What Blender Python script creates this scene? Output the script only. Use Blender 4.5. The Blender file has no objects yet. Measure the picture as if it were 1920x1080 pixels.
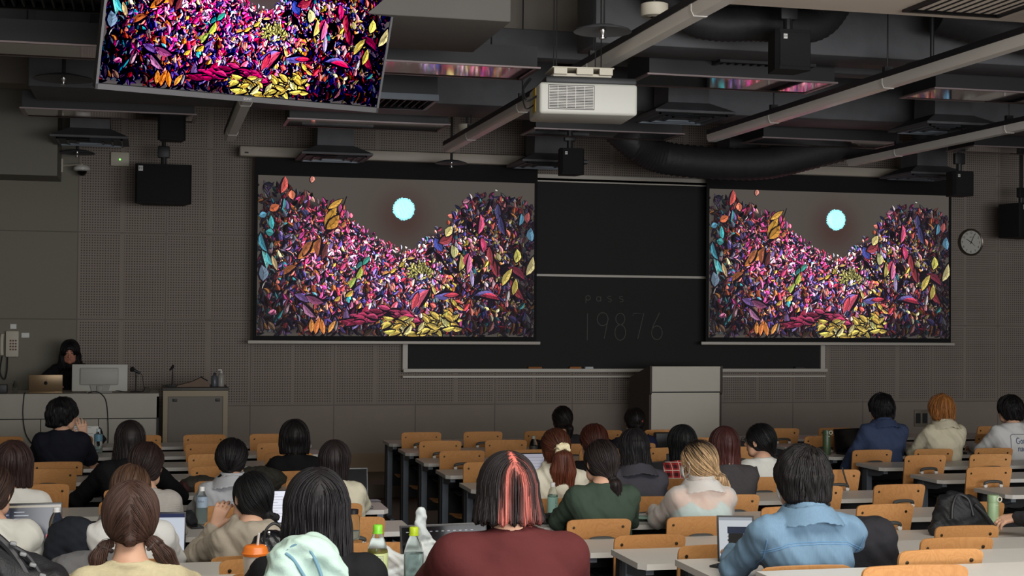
import bpy, bmesh, math, random
import numpy as np
from mathutils import Vector, Matrix
import openvdb as vdb

# ------------------------------------------------------------------ camera, world, lights, exposure
SC = bpy.context.scene
COL = SC.collection
CAMZ = 1.86
YAW, PITCH, ROLL, FOC = 0.2394634, 0.01831942, 0.0086316, 2750.0


def cam_axes():
    cy, sy, cp, sp = math.cos(YAW), math.sin(YAW), math.cos(PITCH), math.sin(PITCH)
    f = Vector((sy * cp, cy * cp, sp)); r = Vector((cy, -sy, 0)); u = r.cross(f)
    c, s = math.cos(ROLL), math.sin(ROLL)
    return c * r + s * u, -s * r + c * u, f


R_, U_, F_ = cam_axes()
cd = bpy.data.cameras.new('camera'); cam = bpy.data.objects.new('camera', cd); COL.objects.link(cam)
cam.matrix_world = Matrix(((R_.x, U_.x, -F_.x, 0), (R_.y, U_.y, -F_.y, 0), (R_.z, U_.z, -F_.z, CAMZ), (0, 0, 0, 1)))
cd.sensor_width = 36.0; cd.lens = FOC / 1920.0 * 36.0; cd.clip_start = 0.05; cd.clip_end = 100
SC.camera = cam

wd = bpy.data.worlds.new('world'); SC.world = wd; wd.use_nodes = True
wd.node_tree.nodes['Background'].inputs[0].default_value = (0.75, 0.85, 1.0, 1)
wd.node_tree.nodes['Background'].inputs[1].default_value = 0.05
SC.view_settings.view_transform = 'Standard'; SC.view_settings.look = 'None'
SC.view_settings.exposure = 0.0; SC.view_settings.gamma = 1.0; SC.view_settings.use_curve_mapping = False
SC.cycles.max_bounces = 6; SC.cycles.transparent_max_bounces = 12
SC.cycles.use_denoising = True


def area(name, loc, target, size, size_y, power, color=(1, 1, 1), spread=180):
    l = bpy.data.lights.new(name, 'AREA'); l.shape = 'RECTANGLE'; l.size = size; l.size_y = size_y
    l.energy = power; l.color = color; l.spread = math.radians(spread)
    o = bpy.data.objects.new(name, l); COL.objects.link(o); o.location = loc
    o.rotation_euler = (Vector(target) - Vector(loc)).to_track_quat('-Z', 'Y').to_euler()
    return o


# rear of the hall is lit (ceiling luminaires over the back rows and daylight from the back), the front is dark
area('rear_ceiling_light', (2.8, 3.0, 4.6), (2.9, 3.9, 0.6), 6.5, 3.0, 400, (1.0, 0.955, 0.88))
area('rear_window_daylight', (4.0, -2.3, 2.2), (4.0, 9.0, 2.3), 9.0, 2.2, 580, (0.97, 0.98, 1.0))
area('added_bounce_uplight', (4.0, -2.2, 1.1), (4.0, 7.0, 4.4), 8.0, 1.0, 170, (0.97, 0.98, 1.0))  # added uplight, stands in for daylight bounced up onto the ceiling

# ------------------------------------------------------------------ helpers


def lin(c):
    out = []
    for v in c[:3]:
        v = v / 255.0
        out.append(v / 12.92 if v <= 0.04045 else ((v + 0.055) / 1.055) ** 2.4)
    return (out[0], out[1], out[2], 1.0)


class N:
    """tiny node tree writer"""

    def __init__(s, name):
        s.m = bpy.data.materials.new(name); s.m.use_nodes = True
        s.t = s.m.node_tree; s.b = s.t.nodes['Principled BSDF']; s.out = s.t.nodes['Material Output']

    def n(s, typ, **kw):
        nd = s.t.nodes.new(typ)
        for k, v in kw.items():
            if k.startswith('i_'):
                nd.inputs[k[2:].replace('_', ' ')].default_value = v
            else:
                setattr(nd, k, v)
        return nd

    def l(s, a, b): s.t.links.new(a, b)

    def math(s, op, a, b=None, c=None):
        nd = s.t.nodes.new('ShaderNodeMath'); nd.operation = op
        for i, v in enumerate((a, b, c)):
            if v is None: continue
            if isinstance(v, (int, float)): nd.inputs[i].default_value = v
            else: s.l(v, nd.inputs[i])
        return nd.outputs[0]

    def mix(s, fac, a, b):
        nd = s.t.nodes.new('ShaderNodeMix'); nd.data_type = 'RGBA'
        for i, v in ((0, fac), (6, a), (7, b)):
            if isinstance(v, (int, float, tuple)): nd.inputs[i].default_value = v
            else: s.l(v, nd.inputs[i])
        return nd.outputs[2]


def mat(name, col, rough=0.6, metal=0.0, noise=0.0, nscale=30.0, bump=0.0, bscale=None, spec=0.5, **kw):
    w = N(name); c = lin(col)
    w.b.inputs['Base Color'].default_value = c
    w.b.inputs['Roughness'].default_value = rough
    w.b.inputs['Metallic'].default_value = metal
    w.b.inputs['Specular IOR Level'].default_value = spec
    if noise or bump:
        tc = w.n('ShaderNodeTexCoord')
        nz = w.n('ShaderNodeTexNoise', i_Scale=nscale, i_Detail=4.0); w.l(tc.outputs['Object'], nz.inputs['Vector'])
        if noise:
            lo = tuple(max(0, v * (1 - noise)) for v in c[:3]) + (1,); hi = tuple(min(1, v * (1 + noise)) for v in c[:3]) + (1,)
            w.l(w.mix(nz.outputs['Fac'], lo, hi), w.b.inputs['Base Color'])
        if bump:
            nb = w.n('ShaderNodeTexNoise', i_Scale=bscale or nscale, i_Detail=5.0); w.l(tc.outputs['Object'], nb.inputs['Vector'])
            bp = w.n('ShaderNodeBump', i_Strength=bump, i_Distance=0.01); w.l(nb.outputs['Fac'], bp.inputs['Height'])
            w.l(bp.outputs[0], w.b.inputs['Normal'])
    if kw.get('alpha') is not None: w.b.inputs['Alpha'].default_value = kw['alpha']
    if kw.get('trans'):
        w.b.inputs['Transmission Weight'].default_value = kw['trans']; w.b.inputs['IOR'].default_value = kw.get('ior', 1.33)
    if kw.get('emit'):
        w.b.inputs['Emission Color'].default_value = lin(kw['emit']); w.b.inputs['Emission Strength'].default_value = kw.get('es', 1.0)
    if kw.get('sss'):
        w.b.inputs['Subsurface Weight'].default_value = kw['sss']; w.b.inputs['Subsurface Radius'].default_value = (0.01, 0.004, 0.002)
    return w.m


class MB:
    """collects simple solids into one mesh"""

    def __init__(s): s.v = []; s.f = []; s.mi = []; s.cur = 0

    def add(s, v, f):
        o = len(s.v); s.v += [tuple(p) for p in v]; s.f += [tuple(i + o for i in q) for q in f]; s.mi += [s.cur] * len(f); return s

    def box(s, x0, x1, y0, y1, z0, z1):
        v = [(x, y, z) for z in (z0, z1) for y in (y0, y1) for x in (x0, x1)]
        return s.add(v, [(0, 2, 3, 1), (4, 5, 7, 6), (0, 1, 5, 4), (2, 6, 7, 3), (0, 4, 6, 2), (1, 3, 7, 5)])

    def rbox(s, x0, x1, y0, y1, z0, z1, r=0.01, seg=2):
        bm = bmesh.new(); bmesh.ops.create_cube(bm, size=1)
        for v in bm.verts:
            v.co = Vector(((x0 + x1) / 2 + v.co.x * (x1 - x0), (y0 + y1) / 2 + v.co.y * (y1 - y0), (z0 + z1) / 2 + v.co.z * (z1 - z0)))
        r = min(r, abs(x1 - x0) * .49, abs(y1 - y0) * .49, abs(z1 - z0) * .49)
        bmesh.ops.bevel(bm, geom=bm.edges[:], offset=r, segments=seg, affect='EDGES', profile=0.5)
        bm.verts.index_update(); s.add([v.co[:] for v in bm.verts], [[v.index for v in f.verts] for f in bm.faces]); bm.free(); return s

    def prism(s, pts, a, b, axis='z'):
        """polygon pts extruded between a and b along axis"""
        n = len(pts)
        def P(p, h):
            return (p[0], p[1], h) if axis == 'z' else ((h, p[0], p[1]) if axis == 'x' else (p[0], h, p[1]))
        v = [P(p, a) for p in pts] + [P(p, b) for p in pts]
        f = [tuple(range(n - 1, -1, -1)), tuple(range(n, 2 * n))] + [(i, (i + 1) % n, n + (i + 1) % n, n + i) for i in range(n)]
        if axis == 'y': f = [q[::-1] for q in f]
        return s.add(v, f)

    def tube(s, pts, r, n=10, cap=True):
        pts = [Vector(p) for p in pts]; m = len(pts)
        rs = r if isinstance(r, (list, tuple)) else [r] * m
        v = []; f = []; prev = None
        for i, p in enumerate(pts):
            t = (pts[min(i + 1, m - 1)] - pts[max(i - 1, 0)]).normalized()
            if prev is None:
                a = Vector((0, 0, 1)) if abs(t.z) < .9 else Vector((1, 0, 0)); u = t.cross(a).normalized()
            else: u = (prev - t * prev.dot(t)).normalized()
            prev = u; w = t.cross(u)
            for k in range(n):
                th = 2 * math.pi * k / n; v.append(p + (u * math.cos(th) + w * math.sin(th)) * rs[i])
        for i in range(m - 1):
            for k in range(n):
                f.append((i * n + k, i * n + (k + 1) % n, (i + 1) * n + (k + 1) % n, (i + 1) * n + k))
        if cap: f += [tuple(range(n - 1, -1, -1)), tuple((m - 1) * n + k for k in range(n))]
        return s.add(v, f)

    def lathe(s, prof, c=(0, 0, 0), n=24, axis='z'):
        """prof list of (r, z)"""
        v = []; f = []; m = len(prof)
        for r, z in prof:
            for k in range(n):
                th = 2 * math.pi * k / n; x, y = r * math.cos(th), r * math.sin(th)
                v.append((c[0] + x, c[1] + y, c[2] + z) if axis == 'z' else ((c[0] + x, c[1] - z, c[2] + y) if axis == 'y' else (c[0] + z, c[1] + x, c[2] + y)))
        for i in range(m - 1):
            for k in range(n): f.append((i * n + k, i * n + (k + 1) % n, (i + 1) * n + (k + 1) % n, (i + 1) * n + k))
        if prof[0][0] > 1e-6: f.append(tuple(range(n - 1, -1, -1)))
        if prof[-1][0] > 1e-6: f.append(tuple((m - 1) * n + k for k in range(n)))
        return s.add(v, f)

    def build(s, name, m, parent=None, loc=None, rot=None, smooth=35, **tags):
        me = bpy.data.meshes.new(name); me.from_pydata(s.v, [], s.f)
        for mm in (m if isinstance(m, (list, tuple)) else [m]): me.materials.append(mm)
        if any(s.mi): me.polygons.foreach_set('material_index', s.mi)
        bm = bmesh.new(); bm.from_mesh(me); bmesh.ops.remove_doubles(bm, verts=bm.verts, dist=1e-6)
        bmesh.ops.recalc_face_normals(bm, faces=bm.faces)
        if smooth:
            for fc in bm.faces: fc.smooth = True
            for e in bm.edges:
                if len(e.link_faces) == 2 and e.calc_face_angle(0) > math.radians(smooth): e.smooth = False
        bm.to_mesh(me); bm.free()
        o = bpy.data.objects.new(name, me); COL.objects.link(o)
        if parent is not None: o.parent = parent
        if loc is not None: o.location = loc
        if rot is not None: o.rotation_euler = rot
        for k, v in tags.items(): o['category' if k == 'cat' else k] = v
        return o


def thing(name, label, cat, loc=(0, 0, 0), rot=(0, 0, 0), group=None):
    o = bpy.data.objects.new(name, None); COL.objects.link(o); o.empty_display_size = .1
    o.location = loc; o.rotation_euler = rot; o['label'] = label; o['category'] = cat
    if group: o['group'] = group
    return o


def text_mesh(txt, size, m, parent, loc, rot=(math.pi / 2, 0, 0), name='lettering', align='CENTER', depth=0.0004, squash=1.0):
    cu = bpy.data.curves.new(name, 'FONT'); cu.body = txt; cu.size = size; cu.align_x = align; cu.align_y = 'CENTER'; cu.extrude = depth
    o = bpy.data.objects.new(name + '_tmp', cu); COL.objects.link(o)
    dg = bpy.context.evaluated_depsgraph_get(); me = bpy.data.meshes.new_from_object(o.evaluated_get(dg))
    bpy.data.objects.remove(o)
    me.materials.clear(); me.materials.append(m)
    q = bpy.data.objects.new(name, me); COL.objects.link(q); q.parent = parent; q.location = loc; q.rotation_euler = rot; q.scale = (squash, 1, 1)
    return q


def copy_tree(o, parent=None):
    c = o.copy(); COL.objects.link(c)
    if parent: c.parent = parent
    for ch in list(o.children): copy_tree(ch, c)
    return c


# ------------------------------------------------------------------ materials
M = {}


def grain_mat(name, col, dark, scale=(2.2, 9, 2.2), rough=0.42):
    w = N(name); tc = w.n('ShaderNodeTexCoord'); oi = w.n('ShaderNodeObjectInfo')
    va = w.n('ShaderNodeVectorMath', operation='SCALE'); w.l(oi.outputs['Location'], va.inputs[0]); va.inputs['Scale'].default_value = 3.71
    ad = w.n('ShaderNodeVectorMath', operation='ADD'); w.l(tc.outputs['Object'], ad.inputs[0]); w.l(va.outputs[0], ad.inputs[1])
    mp = w.n('ShaderNodeMapping'); mp.inputs['Scale'].default_value = scale; w.l(ad.outputs[0], mp.inputs['Vector'])
    nz = w.n('ShaderNodeTexNoise', i_Scale=2.2, i_Detail=2.0, i_Distortion=0.6); w.l(mp.outputs[0], nz.inputs['Vector'])
    rg = w.math('SINE', w.math('MULTIPLY', nz.outputs['Fac'], 60.0))
    fine = w.n('ShaderNodeMapping'); fine.inputs['Scale'].default_value = (260, 260, 9); w.l(ad.outputs[0], fine.inputs['Vector'])
    n2 = w.n('ShaderNodeTexNoise', i_Scale=1.0, i_Detail=3.0); w.l(fine.outputs[0], n2.inputs['Vector'])
    f = w.math('ADD', w.math('MULTIPLY', w.math('POWER', w.math('ABSOLUTE', rg), 3.0), 0.22), w.math('MULTIPLY', n2.outputs['Fac'], 0.5))
    f2 = w.math('ADD', f, w.math('MULTIPLY', oi.outputs['Random'], 0.25)); 
    w.l(w.mix(w.math('SUBTRACT', f2, 0.12), lin(col), lin(dark)), w.b.inputs['Base Color'])
    w.b.inputs['Roughness'].default_value = rough
    return w.m


M['ply'] = grain_mat('plywood', (212, 156, 98), (176, 116, 64))
M['ply_edge'] = mat('plywood_edge', (205, 150, 92), .5, noise=.2, nscale=200)
M['laminate'] = mat('laminate', (206, 203, 196), .36, noise=.04, nscale=15)
M['edge_grey'] = mat('edge_grey', (120, 122, 122), .5)
M['steel_grey'] = mat('steel_grey', (104, 112, 120), .4, metal=.3)
M['black_panel'] = mat('black_panel', (22, 22, 24), .6)
M['dark_handle'] = mat('dark_handle', (70, 70, 68), .45)
M['white_plastic'] = mat('white_plastic', (215, 212, 205), .45)
M['off_white'] = mat('off_white', (205, 198, 180), .55)
M['bolt'] = mat('bolt', (60, 48, 30), .35, metal=.7)
M['black'] = mat('black', (34, 34, 36), .5)
M['black_matte'] = mat('black_matte', (14, 14, 15), .85)
M['black_gloss'] = mat('black_gloss', (12, 12, 14), .15)
M['chrome'] = mat('chrome', (190, 190, 190), .2, metal=1)
M['duct'] = mat('duct_black', (84, 85, 88), .6, noise=.3, nscale=6, bump=.25, bscale=14)
M['concrete'] = mat('concrete', (140, 132, 122), .85, noise=.12, nscale=5, bump=.1)
M['hose'] = mat('flexible_hose', (40, 40, 42), .6, noise=.3, nscale=6, bump=.3, bscale=20)
M['concrete_dark'] = mat('concrete_dark', (80, 78, 75), .9, noise=.15, nscale=4)
M['soffit'] = mat('soffit_panel', (226, 214, 198), .6, noise=.06, nscale=4)
M['reflector'] = mat('reflector', (225, 215, 215), .06, metal=1)
M['paper'] = mat('paper', (235, 235, 230), .7)
M['board'] = mat('chalkboard', (24, 26, 24), .75, noise=.15, nscale=3)
M['chalk'] = mat('chalk', (92, 92, 88), .9)
M['alu'] = mat('aluminium', (205, 198, 186), .45)
M['skin'] = mat('skin', (214, 168, 140), .5, noise=.06, nscale=25, sss=.15)
M['counter'] = mat('counter_grey', (172, 167, 154), .5, noise=.05, nscale=6)
M['wood_front'] = mat('podium_board', (214, 208, 192), .5, noise=.04, nscale=6)
M['brown_side'] = mat('brown_side', (70, 58, 52), .6)
M['bottle'] = mat('clear_plastic', (235, 242, 242), .06, trans=1.0, ior=1.12)
M['water'] = mat('bottle_water', (205, 225, 225), .05, trans=.75, ior=1.2)
M['nylon'] = mat('black_nylon', (20, 21, 24), .6, bump=.3, bscale=160)
# ------------------------------------------------------------------ room shell
def wall_panel_mat():
    """grey acoustic panels, 0.9 m module; perforated above 0.78 m, plain at far left"""
    w = N('wall_panels'); tc = w.n('ShaderNodeTexCoord'); sp = w.n('ShaderNodeSeparateXYZ'); w.l(tc.outputs['Object'], sp.inputs[0])
    X, Z = sp.outputs['X'], sp.outputs['Z']
    def cell(v, size, off=0.0):
        a = w.math('SUBTRACT', v, off) if off else v
        return w.math('FRACT', w.math('DIVIDE', a, size))
    def dot(px, pz):
        fx = w.math('SUBTRACT', cell(X, px), .5); fz = w.math('SUBTRACT', cell(Z, pz), .5)
        r = w.math('SQRT', w.math('ADD', w.math('MULTIPLY', fx, fx), w.math('MULTIPLY', fz, fz)))
        return w.math('LESS_THAN', r, 0.26)
    dots = dot(.027, .027)
    # blank margins around the hole fields
    def margin(v, size, off, m):
        c = cell(v, size, off); return w.math('MULTIPLY', w.math('GREATER_THAN', c, m), w.math('LESS_THAN', c, 1 - m))
    mg = w.math('MULTIPLY', margin(X, .45, -.78, .045), margin(Z, .915, .86, .022))
    reg = w.math('MULTIPLY', w.math('GREATER_THAN', X, -.78), w.math('GREATER_THAN', Z, .86))
    hole = w.math('MULTIPLY', w.math('MULTIPLY', dots, mg), reg)
    def seam(v, size, off, wd):
        c = w.math('ABSOLUTE', w.math('SUBTRACT', cell(v, size, off), .5)); return w.math('GREATER_THAN', c, .5 - wd / size / 2)
    sm = w.math('MAXIMUM', seam(X, .9, -.78, .012), seam(Z, .915, .86, .012))
    nz = w.n('ShaderNodeTexNoise', i_Scale=2.0, i_Detail=3.0); w.l(tc.outputs['Object'], nz.inputs['Vector'])
    base = w.mix(nz.outputs['Fac'], lin((142, 131, 121)), lin((154, 142, 132)))
    left = w.math('LESS_THAN', X, -.78)
    base = w.mix(left, base, lin((132, 127, 114)))
    base = w.mix(w.math('MULTIPLY', sm, .45), base, lin((70, 64, 58)))
    base = w.mix(w.math('MULTIPLY', hole, .75), base, lin((40, 36, 32)))
    w.l(base, w.b.inputs['Base Color']); w.b.inputs['Roughness'].default_value = .8
    bp = w.n('ShaderNodeBump', i_Strength=.6, i_Distance=.004); w.l(w.math('SUBTRACT', 1.0, w.math('MAXIMUM', sm, hole)), bp.inputs['Height']); w.l(bp.outputs[0], w.b.inputs['Normal'])
    return w.m


def floor_mat():
    w = N('floor_wood'); tc = w.n('ShaderNodeTexCoord')
    mp = w.n('ShaderNodeMapping'); mp.inputs['Scale'].default_value = (9, 1.2, 1); w.l(tc.outputs['Object'], mp.inputs['Vector'])
    nz = w.n('ShaderNodeTexNoise', i_Scale=2.0, i_Detail=4.0); w.l(mp.outputs[0], nz.inputs['Vector'])
    w.l(w.mix(nz.outputs['Fac'], lin((62, 46, 36)), lin((98, 72, 54))), w.b.inputs['Base Color']); w.b.inputs['Roughness'].default_value = .35
    return w.m


M['wall'] = wall_panel_mat(); M['floor'] = floor_mat()
M['plain_wall'] = mat('plain_wall', (150, 146, 136), .85, noise=.05, nscale=3)
XL, XR, YB, YF, ZC = -2.35, 11.6, -2.6, 16.0, 4.75
K = dict(kind='structure')
STAGE = 0.13

# row table: far edge of the desk, floor height
D = [13.40 - .87 * k for k in range(8)] + [6.47, 5.62, 4.80, 4.0, 3.2]
DH = [1.16] * 8 + [1.076, .983, .89, .80, .71]
DESKZ = [CAMZ - h for h in DH]
FLZ = [z - .70 for z in DESKZ]

m = MB(); m.box(XL, XR, 6.90, YF, -.2, 0)
for k in range(8, 13):
    y1 = D[k - 1] - .42 + .0 if k > 8 else 6.90
    y0 = D[k] - .42 if k < 12 else YB
    m.box(XL, XR, y0, y1, -.2, FLZ[k])
m.build('floor', M['floor'], **K)
m = MB(); m.box(XL, XR, 14.75, YF, 0, STAGE); m.build('floor_stage', mat('stage_lino', (112, 98, 84), .55, noise=.08, nscale=5), **K)
m = MB(); m.box(XL - .2, XR + .2, YF, YF + .2, 0, ZC); m.build('wall_front', M['wall'], **K)
m = MB(); m.box(XL - .2, XL, YB, YF, -.2, ZC); m.build('wall_left', M['plain_wall'], **K)
m = MB(); m.box(XR, XR + .2, YB, YF, -.2, ZC); m.build('wall_right', M['plain_wall'], **K)
m = MB(); m.box(XL - .2, XR + .2, YB - .2, YB, -.2, ZC); m.build('wall_back', M['plain_wall'], **K)
m = MB(); m.box(XL - .2, XR + .2, YB - .2, YF + .2, ZC, ZC + .15); m.build('ceiling', M['concrete_dark'], **K)
m = MB(); m.box(XL, XR, YF - .012, YF, STAGE, STAGE + .20); m.build('baseboard_front', mat('baseboard_tan', (150, 128, 104), .7, noise=.05, nscale=5), **K)
# bulkhead over the left end of the front wall
m = MB(); m.box(XL, -.955, 15.3, YF, CAMZ + 1.35, ZC)
m.build('trim_1', mat('bulkhead_grey', (128, 124, 114), .85, noise=.05, nscale=2), **K)
# concrete beams across the hall
for i, (y0, y1, z0, mm) in enumerate([(11.15, 11.6, 3.98, 'concrete'), (14.35, 14.7, 3.98, 'concrete'), (4.9, 7.75, 3.63, 'soffit')]):
    b = MB()
    if i < 2:
        b.box(XL, XR, y0, y1, z0, ZC)
    else:
        b.box(2.95, XR, y0, y1, z0, z0 + .10)
    b.build('trim_%d' % (i + 2), M[mm], **K)

# ------------------------------------------------------------------ ceiling fittings
def S(H): return CAMZ + H


FX = [(-1.15, 'far left'), (1.15, 'second from left'), (3.45, 'third from left'), (5.75, 'fourth from left'), (8.05, 'far right')]
proto_fx = None
for yi, (y0, rowtxt) in enumerate([(13.3, 'nearest the front wall'), (10.05, 'over the middle rows')]):
    for x0, coltxt in FX:
        lab = 'unlit recessed ceiling light, %s in the row %s' % (coltxt, rowtxt)
        if proto_fx is None:
            t = thing('ceiling_light', lab, 'ceiling light', (x0, y0, S(1.75)), group='recessed ceiling lights')
            f = MB(); f.box(0, 1.5, 0, .022, 0, .012).box(0, 1.5, .528, .55, 0, .012).box(0, .03, .022, .528, 0, .012).box(1.47, 1.5, .022, .528, 0, .012)
            f.build('frame', mat('fixture_frame', (150, 135, 135), .35, metal=.4), t)
            f = MB(); f.box(.03, 1.47, .022, .528, .006, .012); f.build('reflector', M['reflector'], t)
            f = MB(); f.box(.02, 1.48, .02, .53, .0125, .16); f.build('housing', M['black'], t)
            for hx in (.3, 1.2):
                h = MB(); h.tube([(hx, .27, .18), (hx, .27, ZC - S(1.75))], .006, 6); h.build('hanger_rod', M['black'], t)
            proto_fx = t
        else:
            c = copy_tree(proto_fx); c.location = (x0, y0, S(1.75)); c['label'] = lab

# white lighting ducts that run from the back towards the board
TR = [(.66, 10.9, 13.72, 'leftmost'), (2.76, 3.0, 13.96, 'second from left'), (4.86, 3.0, 12.37, 'third from left'), (7.0, 3.0, 13.9, 'rightmost')]
for x, y0, y1, w_ in TR:
    t = thing('lighting_duct', 'long white ceiling duct rail, %s of the four' % w_, 'duct rail', (x, y0, S(1.6)), group='white duct rails')
    b = MB(); L = y1 - y0
    b.prism([(-.05, 0), (-.035, -.028), (.035, -.028), (.05, 0), (.05, .035), (-.05, .035)], 0, L, 'y'); b.build('rail', mat('rail_white', (236, 232, 224), .25), t)
    b = MB(); b.box(-.055, .055, 0, L, .035, .075); b.build('rail_back', M['black'], t)
    n = int(L / 1.9)
    for i in range(n + 1):
        yy = min(.4 + i * 1.9, L - .1)
        j = MB(); j.prism([(-.053, -.001), (-.038, -.031), (.038, -.031), (.053, -.001), (.053, .037), (-.053, .037)], yy, yy + .03, 'y'); j.build('joint', M['white_plastic'], t)
        h = MB(); h.tube([(0, yy + .02, .07), (0, yy + .02, ZC - S(1.6))], .005, 6); h.box(-.03, .03, yy, yy + .04, .07, .12); h.build('hanger_rod', M['black'], t)


def diffuser(x, y, z, label, w=.36):
    t = thing('air_diffuser', label, 'air diffuser', (x, y, z), group='square black air diffusers')
    b = MB()
    def ring(h, s): return [(-s, -s, h), (s, -s, h), (s, s, h), (-s, s, h)]
    v = ring(0, w) + ring(.02, w) + ring(.11, w * .52) + ring(.40, w * .50)
    b.add(v, [(3, 2, 1, 0)] + [(i * 4 + j, i * 4 + (j + 1) % 4, (i + 1) * 4 + (j + 1) % 4, (i + 1) * 4 + j) for i in range(3) for j in range(4)] + [(12, 13, 14, 15)])
    b.build('hood', M['duct'], t, smooth=0)
    b = MB()
    for s in (.85, .6, .35):
        q = w * s
        b.box(-q, q, -q, -q + .015, -.015, 0).box(-q, q, q - .015, q, -.015, 0).box(-q, -q + .015, -q, q, -.015, 0).box(q - .015, q, -q, q, -.015, 0)
    b.build('louvre', M['steel_grey'], t)
    b = MB(); b.tube([(0, 0, .39), (0, 0, ZC - z)], .13, 16); b.build('neck', M['duct'], t)


for x, y, H, w_ in [(1.78, 15.1, 1.6, 'above the left screen'), (4.06, 15.1, 1.6, 'above the right end of the left screen'), (6.25, 15.1, 1.57, 'above the left end of the right screen'),
                    (8.45, 15.0, 1.6, 'above the right end of the right screen'), (-.62, 14.9, 1.66, 'above the wall loudspeaker on the left'), (6.95, 12.0, 1.72, 'over the right block of desks'), (4.43, 12.0, 1.72, 'over the centre block of desks'), (-.65, 11.0, 1.9, 'above the left desks')]:
    diffuser(x, y, S(H), 'black square air diffuser hood hanging ' + w_)

for x, y, H, r, w_ in [(2.52, 8.15, 1.66, .17, 'beside the projector'), (5.10, 8.95, 1.72, .19, 'between the ducts at upper right'), (-.68, 11.5, 1.75, .22, 'left of the television'),
                       (-.78, 15.6, 1.62, .18, 'above the dome camera'), (3.0, 15.0, 1.58, .17, 'above the left screen'), (6.75, 14.9, 1.66, .19, 'above the right screen')]:
    t = thing('sprinkler', 'black disc heat collector with sprinkler head hanging ' + w_, 'sprinkler', (x, y, S(H)), group='sprinkler discs')
    b = MB(); b.lathe([(0, .03), (r * .5, .026), (r * .93, .004), (r, -.008), (r * .97, -.006), (r * .5, .018), (0, .022)], n=32); b.build('collector_disc', M['duct'], t)
    b = MB(); b.lathe([(0, -.05), (.022, -.048), (.022, -.042), (.01, -.038), (.012, -.02), (.02, -.005), (.02, .01), (0, .012)], n=16); b.build('sprinkler_head', M['chrome'], t)
    b = MB(); b.tube([(0, 0, .02), (0, 0, ZC - S(H))], .014, 8); b.build('drop_pipe', M['black'], t)

for x, y, H, w_ in [(2.82, 8.1, 1.78, 'above the projector'), (2.80, 13.3, 1.72, 'in front of the left screen')]:
    t = thing('smoke_detector', 'cream round smoke detector hanging ' + w_, 'smoke detector', (x, y, S(H)), group='smoke detectors')
    b = MB(); b.lathe([(0, -.035), (.035, -.035), (.045, -.03), (.075, -.03), (.08, -.022), (.08, .04), (.07, .045), (0, .045)], n=28); b.build('body', M['off_white'], t)
    b = MB(); b.lathe([(0, -.042), (.02, -.04), (.03, -.034), (0, -.033)], n=20); b.build('sensor', M['chrome'], t)
    b = MB(); b.tube([(0, 0, .04), (0, 0, ZC - S(H))], .01, 8); b.build('stem', M['black'], t)


def speaker(x, y, z, s, label, tilt=0.0, logo=True, rz=0.0):
    t = thing('ceiling_loudspeaker' if s < .4 else 'wall_loudspeaker', label, 'loudspeaker', (x, y, z), (0, 0, rz), group='black loudspeakers')
    w, h, d_ = (.25, .26, .22) if s < .4 else (.56, .40, .34)
    b = MB()
    # trapezoid plan, rounded front
    pts = [(-w / 2, -d_ / 2 + .03), (-w / 2 + .02, -d_ / 2), (w / 2 - .02, -d_ / 2), (w / 2, -d_ / 2 + .03), (w / 2 * .72, d_ / 2), (-w / 2 * .72, d_ / 2)]
    b.prism(pts, -h, 0, 'z'); c = b.build('cabinet', M['black_matte'], t, rot=(tilt, 0, 0))
    b = MB(); b.rbox(-w / 2 + .02, w / 2 - .02, -d_ / 2 - .008, -d_ / 2 + .002, -h + .02, -.02, .006); b.build('grille', mat('grille_cloth', (24, 24, 26), .9, bump=.4, bscale=400) if 'grille' not in M else M['grille'], t, rot=(tilt, 0, 0))
    if logo:
        b = MB(); lx = -w / 2 + .055; q = .013 if s < .4 else .022
        b.box(lx - q, lx + q, -d_ / 2 - .0125, -d_ / 2 - .009, -.05 - q * 1.2, -.05 + q * 1.2)
        lo = b.build('badge', mat('badge_white', (210, 210, 205), .5), t, rot=(tilt, 0, 0))
        text_mesh('EV', q * 1.5, M['black'], lo, (lx, -d_ / 2 - .0135, -.05))
    b = MB(); b.tube([(0, 0, 0), (0, 0, .12)], .03, 10); b.rbox(-.06, .06, -.03, .03, .08, .2, .01); b.tube([(0, 0, .15), (0, 0, ZC - z)], .022, 8); b.build('mount', M['black'], t)


M['grille'] = mat('grille_cloth', (24, 24, 26), .9, bump=.4, bscale=400)
speaker(4.0, 8.85, S(1.86), .3, 'small black ceiling loudspeaker with white badge, nearest, between duct rails at upper right')
speaker(4.02, 14.08, S(1.66), .3, 'small black ceiling loudspeaker above the gap between the two screens')
speaker(.14, 13.9, S(1.84), .3, 'small black ceiling loudspeaker under the television at the left')
speaker(8.3, 14.0, S(1.56), .3, 'small black ceiling loudspeaker above the right end of the right screen')
speaker(.08, 15.45, S(1.50), .6, 'large black loudspeaker hung before the perforated wall, left of the left screen')
speaker(9.98, 15.45, S(1.36), .6, 'large black loudspeaker hung above the wall clock at the right edge', rz=.45)

# ducts
def obj_tag(o, label, cat, group=None):
    o['label'] = label; o['category'] = cat
    if group: o['group'] = group
    return o


def ribbed(pts, r, n=16, step=.035):
    pts = [Vector(p) for p in pts]; out = []
    for i in range(len(pts) - 1):
        a, b_ = pts[i], pts[i + 1]; k = max(2, int((b_ - a).length / step))
        out += [a.lerp(b_, j / k) for j in range(k)]
    out.append(pts[-1])
    rs = [r * (1.0 if i % 2 else .93) for i in range(len(out))]
    return out, rs


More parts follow.
